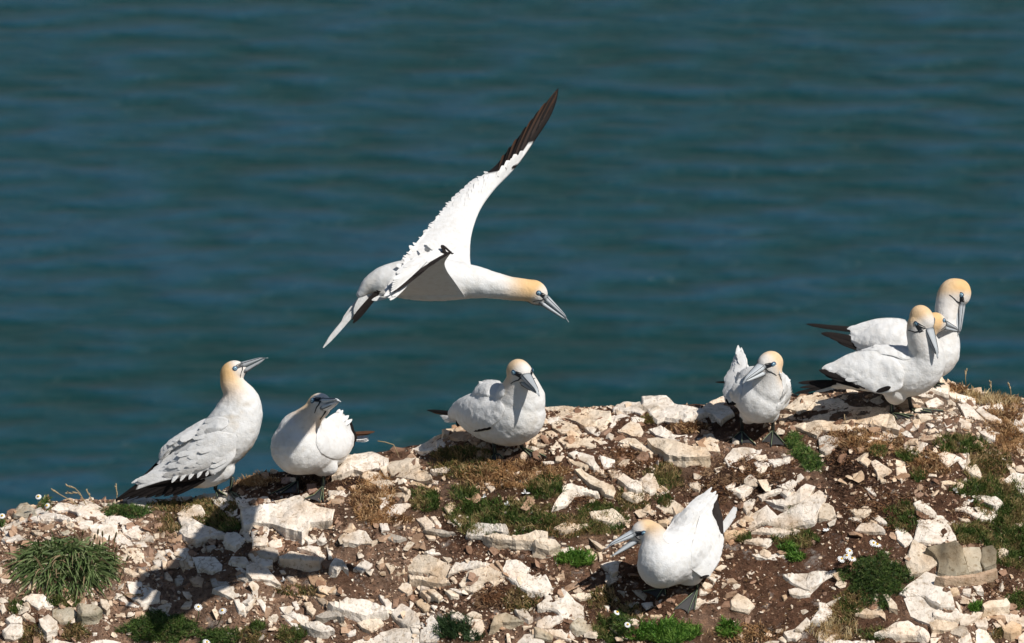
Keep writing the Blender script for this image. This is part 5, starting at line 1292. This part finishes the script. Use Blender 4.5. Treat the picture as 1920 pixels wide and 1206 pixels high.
class Acc:
    def __init__(s): s.V = []; s.F = []; s.C = []; s.n = 0
    def add(s, v, f, c): s.V.append(v); s.F.append(f+s.n); s.C.append(c); s.n += len(v)
    def build(s, name, m, parent=None, smooth=False): return link_mesh(name, np_mesh(name, np.vstack(s.V), np.vstack(s.F), np.vstack(s.C), smooth), m, parent)
PAL = {'green': [(0.075, 0.115, 0.022), (0.05, 0.085, 0.018), (0.13, 0.15, 0.04), (0.28, 0.21, 0.09)], 'dark': [(0.03, 0.06, 0.02), (0.05, 0.085, 0.03), (0.02, 0.045, 0.015)],
       'bright': [(0.09, 0.19, 0.025), (0.06, 0.14, 0.02), (0.14, 0.24, 0.04)], 'olive': [(0.14, 0.13, 0.04), (0.30, 0.19, 0.08), (0.08, 0.10, 0.025), (0.36, 0.25, 0.12)],
       'moss': [(0.22, 0.18, 0.05), (0.14, 0.13, 0.03)], 'tan': [(0.42, 0.25, 0.11), (0.30, 0.16, 0.07), (0.50, 0.33, 0.17), (0.18, 0.09, 0.04)], 'straw': [(0.55, 0.42, 0.22), (0.42, 0.28, 0.13), (0.60, 0.48, 0.28)],
       'rust': [(0.16, 0.075, 0.035), (0.26, 0.13, 0.06), (0.09, 0.045, 0.025), (0.32, 0.20, 0.11)], 'peat': [(0.08, 0.04, 0.022), (0.05, 0.025, 0.016), (0.14, 0.075, 0.04)], 'herb': [(0.05, 0.11, 0.025), (0.08, 0.15, 0.035), (0.035, 0.08, 0.02)]}
LEN = {'green': (11, 22), 'dark': (12, 22), 'bright': (12, 26), 'olive': (9, 17), 'moss': (3, 6), 'tan': (9, 19), 'straw': (10, 22), 'rust': (6, 14), 'peat': (4, 11), 'herb': (4, 9)}
LBL = {31: None}
TUFTS = {(1082, 1050): 'bright green grass tuft on bare soil below the layered centre block', (848, 1178): 'dark green grass tuft between white slabs at the bottom centre', (797, 940): 'small green tuft left of the large centre turf',
    (1022, 916): 'rounded green tuft at the right top of the large centre turf', (1250, 1188): 'wide bright grass clump at the bottom below the lowest gannet', (1366, 1182): 'small bright green plant right of the wide bottom grass clump',
    (545, 1192): 'small green grass tuft at the bottom between loose pale stones', (1800, 834): 'long green tuft below the feet of the right hand gannets, near the skyline', (1702, 855): 'tiny green tuft beside a pale slab under the dry grass at right',
    (1826, 1000): 'green tuft right of the white layered rock, above the lichen block', (412, 985): 'green grass cushion in front of the left standing gannet', (1692, 972): 'green tuft left of the white layered rock at right'}
dead = Acc(); live = Acc()
gg = np.random.default_rng(21)
for (a, b, rx, ry, kind, n) in PATCH:
    n = int(n*1.35); th = gg.uniform(0, 6.28, n*2); rr = gg.random(n*2)**0.6*1.12
    ragged = 1+0.35*np.array([noise.noise(Vector((math.cos(t)*1.6+a, math.sin(t)*1.6+b, 0))) for t in th])
    px = a+rx*rr*np.cos(th)*ragged; py = b+ry*rr*np.sin(th)*ragged; clump = VN.n(px/7.0, py/5.0)+0.5; keep = gg.random(len(px)) < np.clip(clump*1.6-0.15, 0.1, 1); px, py = px[keep][:n], py[keep][:n]
    P, ok = hit(px, py); P = P[ok]; n = len(P)
    if n == 0: continue
    l0, l1 = LEN[kind]; L = gg.uniform(l0, l1, n)*PXM*np.clip(1.15-0.35*rr[:n], .6, 1.2)
    spread = {'rust': 1.6, 'peat': 2.0, 'tan': 1.1, 'straw': 0.5, 'moss': 0.8, 'herb': 1.2}.get(kind, 0.75)
    tuft = np.stack([VN.n(px[ok]/9.0+3, py[ok]/7.0), VN2.n(px[ok]/9.0, py[ok]/7.0)], 1)
    D = np.zeros((n, 3)); D[:, 0] = gg.normal(0, spread*0.5, n)+tuft[:, 0]*spread*1.6; D[:, 1] = gg.normal(-0.25, spread*0.5, n)+tuft[:, 1]*spread*1.3; D[:, 2] = 1.0 if spread < 1.5 else gg.uniform(0.2, 0.9, n); D /= np.linalg.norm(D, axis=1)[:, None]
    pal = np.array(PAL[kind]); ci = np.clip((VN.n(px[ok]/16.0, py[ok]/11.0)+0.5)*len(pal)*1.1+gg.normal(0, 0.7, n), 0, len(pal)-1).astype(int); C = pal[ci]*gg.uniform(0.75, 1.25, (n, 1))*1.3
    W = gg.uniform(0.9, 1.9, n)*PXM*({'bright': 1.5, 'herb': 1.4}.get(kind, 1.0))
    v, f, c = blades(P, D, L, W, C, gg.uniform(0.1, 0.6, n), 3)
    if (a, b) in TUFTS:
        t = Acc(); v0 = np.array(hit([a], [b+ry*0.6])[0][0]); t.add(v-v0, f, c); o = t.build('grass_tuft', LEAF); o.location = v0; prop(o, TUFTS[(a, b)], 'grass tuft', 'green grass tufts on the slope')
    else: (live if kind in ('green', 'dark', 'bright', 'olive', 'moss', 'herb') else dead).add(v, f, c)
# thin dry litter over the soil
n = 17000; x = gg.uniform(-2, 2, n); y = gg.uniform(-1.1, 0.4, n); z = z_ground(x, y); m = (VN2.fbm(x*4, y*5, 3) > -0.1); P = np.stack([x, y, z], 1)[m]; n = len(P)
D = np.stack([gg.normal(0, 1, n), gg.normal(0, 1, n)-0.2, gg.uniform(0.0, 0.9, n)], 1); D /= np.linalg.norm(D, axis=1)[:, None]; pal = np.array(PAL['rust']+PAL['tan'][:2])
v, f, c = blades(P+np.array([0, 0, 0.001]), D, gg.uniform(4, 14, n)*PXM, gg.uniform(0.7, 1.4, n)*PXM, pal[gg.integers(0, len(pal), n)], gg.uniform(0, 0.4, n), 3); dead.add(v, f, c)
prop(dead.build('dead_grass', LEAF), 'dry brown grass and peaty roots lying over the stony slope', kind='stuff')
prop(live.build('grass', LEAF), 'short patchy green grass growing among the stones', kind='stuff')

# plantain clump, left
def plantain():
    c = np.array(hit([130], [1062])[0][0]); A = Acc(); g = np.random.default_rng(3); n = 950
    th = g.uniform(0, 6.28, n); r = g.random(n)**0.55; px = 122+88*r*np.cos(th); py = 1064+46*r*np.sin(th)-6; P, ok = hit(px, py); P = P[ok]; th, r = th[ok], r[ok]; n = len(P)
    dome = 0.055*(1-r**1.6); P = P+np.outer(dome*np.clip(0.75+0.9*VN.n(P[:, 0]*14, P[:, 1]*14), .4, 1.3), [0, -0.3, 1])
    D = np.stack([np.cos(th)*r*1.0+g.normal(0, .8, n)+0.25, -0.45-np.sin(th)*r*0.8+g.normal(0, .6, n), 0.7-0.5*r+g.normal(0, .3, n)], 1); D /= np.linalg.norm(D, axis=1)[:, None]
    pal = np.array([(0.13, 0.19, 0.06), (0.09, 0.14, 0.04), (0.19, 0.24, 0.09), (0.25, 0.29, 0.13), (0.28, 0.20, 0.11)]); C = pal[g.choice(5, n, p=[.3, .3, .2, .13, .07])]*g.uniform(.8, 1.2, (n, 1))
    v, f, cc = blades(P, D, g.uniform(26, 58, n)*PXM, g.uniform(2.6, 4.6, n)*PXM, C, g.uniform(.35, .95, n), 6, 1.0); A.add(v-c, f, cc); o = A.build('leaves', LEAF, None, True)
    root = empty('plantain_clump', c); prop(root, 'big domed clump of narrow leaved plantain on the left slope', 'plant'); o.location = (0, 0, 0); o.parent = root; prop(o, kind='stuff')
    for (x0, y0, x1, y1) in [(150, 1015, 156, 997), (172, 1030, 178, 1004), (180, 1032, 184, 994), (193, 1030, 192, 998), (200, 1038, 205, 1006), (207, 1045, 218, 1000), (212, 1050, 219, 1027), (222, 1082, 240, 1044), (165, 1070, 172, 1052), (170, 1068, 190, 1048), (215, 1110, 263, 1115), (185, 1040, 187, 1015), (218, 1060, 215, 1040), (100, 1090, 108, 1112)]:
        b = np.array(hit([x0], [y0+12])[0][0]); d = project(b)[2]; t = at_depth(x1, y1, d-0.03); mb = MB(); mid = (b+t)/2+np.array([0, 0, .006])
        tube(mb, [b, mid, t], [0.7*PXM]*3, (0.14, 0.16, 0.06), 4); e = nrmz(t-mid); tube(mb, [t-e*9*PXM, t-e*6*PXM, t, t+e*3*PXM], [0.8*PXM, 2.0*PXM, 1.8*PXM, .5*PXM], (0.15, 0.12, 0.06), 6)
        s = mb.build('flower_spike', LEAF); s.parent = root; s.matrix_parent_inverse = Matrix.Translation(root.location).inverted()
plantain()

def daisy(p, nrm, r=6.0, parent=None):
    nrm = nrmz(nrm); a = nrmz(np.cross(nrm, [0.1, 1, 0.2])); b = np.cross(nrm, a); mb = MB(); n = 13
    for i in range(n):
        t = 2*math.pi*i/n; d = a*math.cos(t)+b*math.sin(t); s = -a*math.sin(t)+b*math.cos(t); w = 1.0*PXM
        V = [p+d*1.5*PXM-s*w*.6, p+d*1.5*PXM+s*w*.6, p+d*r*.9*PXM+s*w-nrm*1.2*PXM, p+d*r*PXM-nrm*1.8*PXM, p+d*r*.9*PXM-s*w-nrm*1.2*PXM]; mb.add(V, [(0, 1, 2, 3, 4)], (0.8, 0.8, 0.78))
    iv, jf = ico(); mb.add(iv*np.array([2.3, 2.3, 2.0])*PXM+p+nrm*.6*PXM, [tuple(x) for x in jf.tolist()], (0.75, 0.45, 0.03))
    return mb
def herb(label, cx, cy, rx, ry, n, flowers, height=0.05, seed=1, bright=1.0, stems=()):
    """mayweed: a mound of finely cut leaves with daisy flowers"""
    g = np.random.default_rng(seed); c = np.array(hit([cx], [cy+ry*0.5])[0][0]); A = Acc()
    th = g.uniform(0, 6.28, n); r = g.random(n)**0.6; rg = 1+0.5*np.array([noise.noise(Vector((math.cos(t)*2.2+cx, math.sin(t)*2.2+cy, 0))) for t in th])*1.5; P, ok = hit(cx+rx*r*rg*np.cos(th), cy+ry*r*rg*np.sin(th)); P = P[ok]; r = r[ok]; n = len(P); lump = np.clip(0.6+0.9*VN.n(P[:, 0]*16, P[:, 1]*16+P[:, 2]*9), .2, 1.3)
    P = P+np.outer(height*(1-r**2)*lump*g.random(n)**.5, [0, -.2, 1]); m = 7; out_d = g.normal(0, 1, (n, 3)); out_d[:, 2] = np.abs(out_d[:, 2])+.3; out_d[:, 1] -= .4; out_d /= np.linalg.norm(out_d, axis=1)[:, None]
    Ls = g.uniform(9, 17, n)*PXM; pal = np.array([(0.055, 0.11, 0.02), (0.10, 0.17, 0.03), (0.03, 0.06, 0.014), (0.17, 0.23, 0.06), (0.16, 0.13, 0.05)])*bright; C = pal[g.choice(5, n, p=[.3, .25, .2, .17, .08])]*g.uniform(.8, 1.2, (n, 1))
    v, f, cc = blades(P, out_d, Ls, np.full(n, 1.0*PXM), C, np.full(n, .25), 3); A.add(v-c, f, cc)
    for k in range(m):      # leaflets along each frond
        t = (k+1)/(m+1); B_ = P+out_d*(Ls*t)[:, None]; B_[:, 2] -= .25*Ls*t*t; dd = out_d*.5+g.normal(0, .75, (n, 3)); dd /= np.linalg.norm(dd, axis=1)[:, None]
        v, f, cc = blades(B_, dd, g.uniform(3, 6, n)*PXM, np.full(n, .95*PXM), C*1.05, np.full(n, .1), 1); A.add(v-c, f, cc)
    root = empty('mayweed_plant', c); prop(root, label, 'plant'); o = A.build('leaves', LEAF); o.parent = root; prop(o, kind='stuff'); inv = Matrix.Translation(root.location).inverted()
    for (fx, fy, bx, by) in flowers:
        b = np.array(hit([bx], [by])[0][0]); t = at_depth(fx, fy, project(b)[2]-0.05); mb = MB(); tube(mb, [b, (b+t)/2+np.array([.004, 0, 0]), t], [.9*PXM, .8*PXM, .7*PXM], (0.10, 0.17, 0.05), 4); s = mb.build('stem', LEAF); s.parent = root; s.matrix_parent_inverse = inv
        d = daisy(t, [g.normal(0, .4), -.5+g.normal(0, .3), 1], 8.0 if n > 900 else 6, None).build('flower', PETAL, None, False); d.parent = s
    return root
herb('lush ferny mayweed mound at the bottom left, partly in the flying bird shadow', 305, 1180, 66, 26, 2300, [(372, 1138, 368, 1170), (417, 1145, 408, 1172), (388, 1204, 386, 1210)], .05, 1)
herb('small dark mayweed mound at the bottom edge right of the daisies', 412, 1196, 34, 14, 700, [], .03, 8)
herb('mayweed cushion with open daisies on the lower right slope', 1642, 1088, 56, 42, 2300, [(1578, 1048, 1590, 1062), (1588, 1042, 1594, 1060), (1598, 1047, 1598, 1062), (1638, 1018, 1640, 1040), (1645, 1021, 1645, 1042), (1593, 1033, 1600, 1050)], .05, 2, .85)
herb('bright feathery herb growing beside the right foot of the gannet with the upright feather', 1505, 852, 16, 12, 450, [], .03, 3, 1.3)
herb('bright feathery herb streak trailing down the slope from the gannet feet', 1487, 830, 12, 14, 350, [], .03, 4, 1.3)
herb('end of the feathery herb streak above the fibrous brown bank', 1522, 872, 15, 14, 450, [], .03, 5, 1.15)
herb('low ferny herb on the left skyline behind the plantain clump', 238, 960, 42, 8, 700, [], .02, 6)
herb('ferny plant with tiny daisy left of the wide bottom grass clump', 1165, 1172, 20, 22, 450, [(1177, 1171, 1177, 1180), (1157, 1148, 1158, 1162)], .04, 7)
herb('spindly mayweed with one daisy against the sea at far left', 86, 946, 9, 10, 160, [(72, 931, 84, 955), (88, 948, 86, 960)], .035, 9, 1.2)
herb('tiny mayweed with an orange centred daisy at the left picture edge', 4, 985, 7, 6, 60, [(4, 967, 4, 985)], .02, 10)

# dry stalks with seed heads standing against the sea
def stalk(pts, head, label):
    b = np.array(on_ground(pts[0][0], pts[0][1])); d = project(b)[2]; P = [b]+[at_depth(x, y, d) for x, y in pts[1:]]; mb = MB()
    tube(mb, P, [.9*PXM]*len(P), (0.42, 0.32, 0.18), 4)
    g = random.Random(int(pts[0][0])); 
    if head:
        a, t = P[-2], P[-1]
        for k in range(head):
            q = a+(t-a)*(k/head); dd = nrmz(nrmz(t-a)+np.array([g.uniform(-.5, .5), g.uniform(-.5, .5), g.uniform(-.3, .6)])); tube(mb, [q, q+dd*3*PXM, q+dd*6*PXM], [.6*PXM, 1.5*PXM, .4*PXM], (0.52, 0.40, 0.24), 4)
    o = mb.build('grass_stalk', LEAF); prop(o, label, 'grass stalk', 'dry grass stalks on the skyline')
stalk([(162, 948), (150, 925), (140, 915), (124, 911)], 8, 'tall dry grass stalk arching left over the left skyline')
stalk([(146, 948), (128, 936), (110, 926), (98, 919)], 9, 'dry seed head leaning far left over the left skyline')
stalk([(160, 944), (152, 930), (146, 924), (124, 925)], 8, 'short dry seed head between the two arching left stalks')
stalk([(219, 950), (219, 930), (218, 908)], 6, 'upright dry spike in front of the trailing black wing tip')
stalk([(177, 945), (168, 930), (161, 918)], 3, 'thin dry stalk on the left skyline, curled at its tip')
stalk([(748, 856), (738, 834), (722, 829), (708, 827)], 0, 'lone thin grass blade curving over the sea beside the second gannet')
stalk([(1811, 722), (1810, 708), (1812, 694)], 8, 'pale seed head on the skyline right of the tall gannet')
stalk([(1896, 748), (1895, 732), (1890, 720)], 6, 'pale seed head rising from the dry grass at far right')
stalk([(1860, 740), (1858, 728), (1856, 716)], 6, 'short seed head in the dry grass between the two tall ones at right')
stalk([(1585, 795), (1584, 786), (1583, 777)], 0, 'dark little twig standing on the broad slab by the right gannets')

# moulted down feathers
for i, (x, y, lb) in enumerate([(533, 1092, 'small white down feather on soil below the bird shadow'), (907, 935, 'white down feather caught in the upper centre turf'), (952, 950, 'white down feather caught in the lower centre turf'), (985, 928, 'white down feather near the round green tuft'),
        (1790, 925, 'white down feather stuck in grass above the flat right hand stones'), (1818, 944, 'grey white feather beside the flat right hand stones'), (1740, 862, 'small pale feather in the dry grass at right'), (1550, 998, 'white feather on the dark soil right of the layered ledge')]):
    p = on_ground(x, y)+np.array([0, 0, .006]); mb = MB(); r = random.Random(i)
    for k in range(7): feather(mb, p, np.array([r.gauss(0, 1), r.gauss(0, 1), abs(r.gauss(0, .6))]), np.array([r.gauss(0, .5), -.5, 1]), r.uniform(5, 9)*PXM, 3.2*PXM, (0.78, 0.77, 0.75), curl=r.uniform(-.2, .4), k=3)
    o = mb.build('down_feather', PLUME); prop(o, lb, 'feather', 'moulted down feathers')
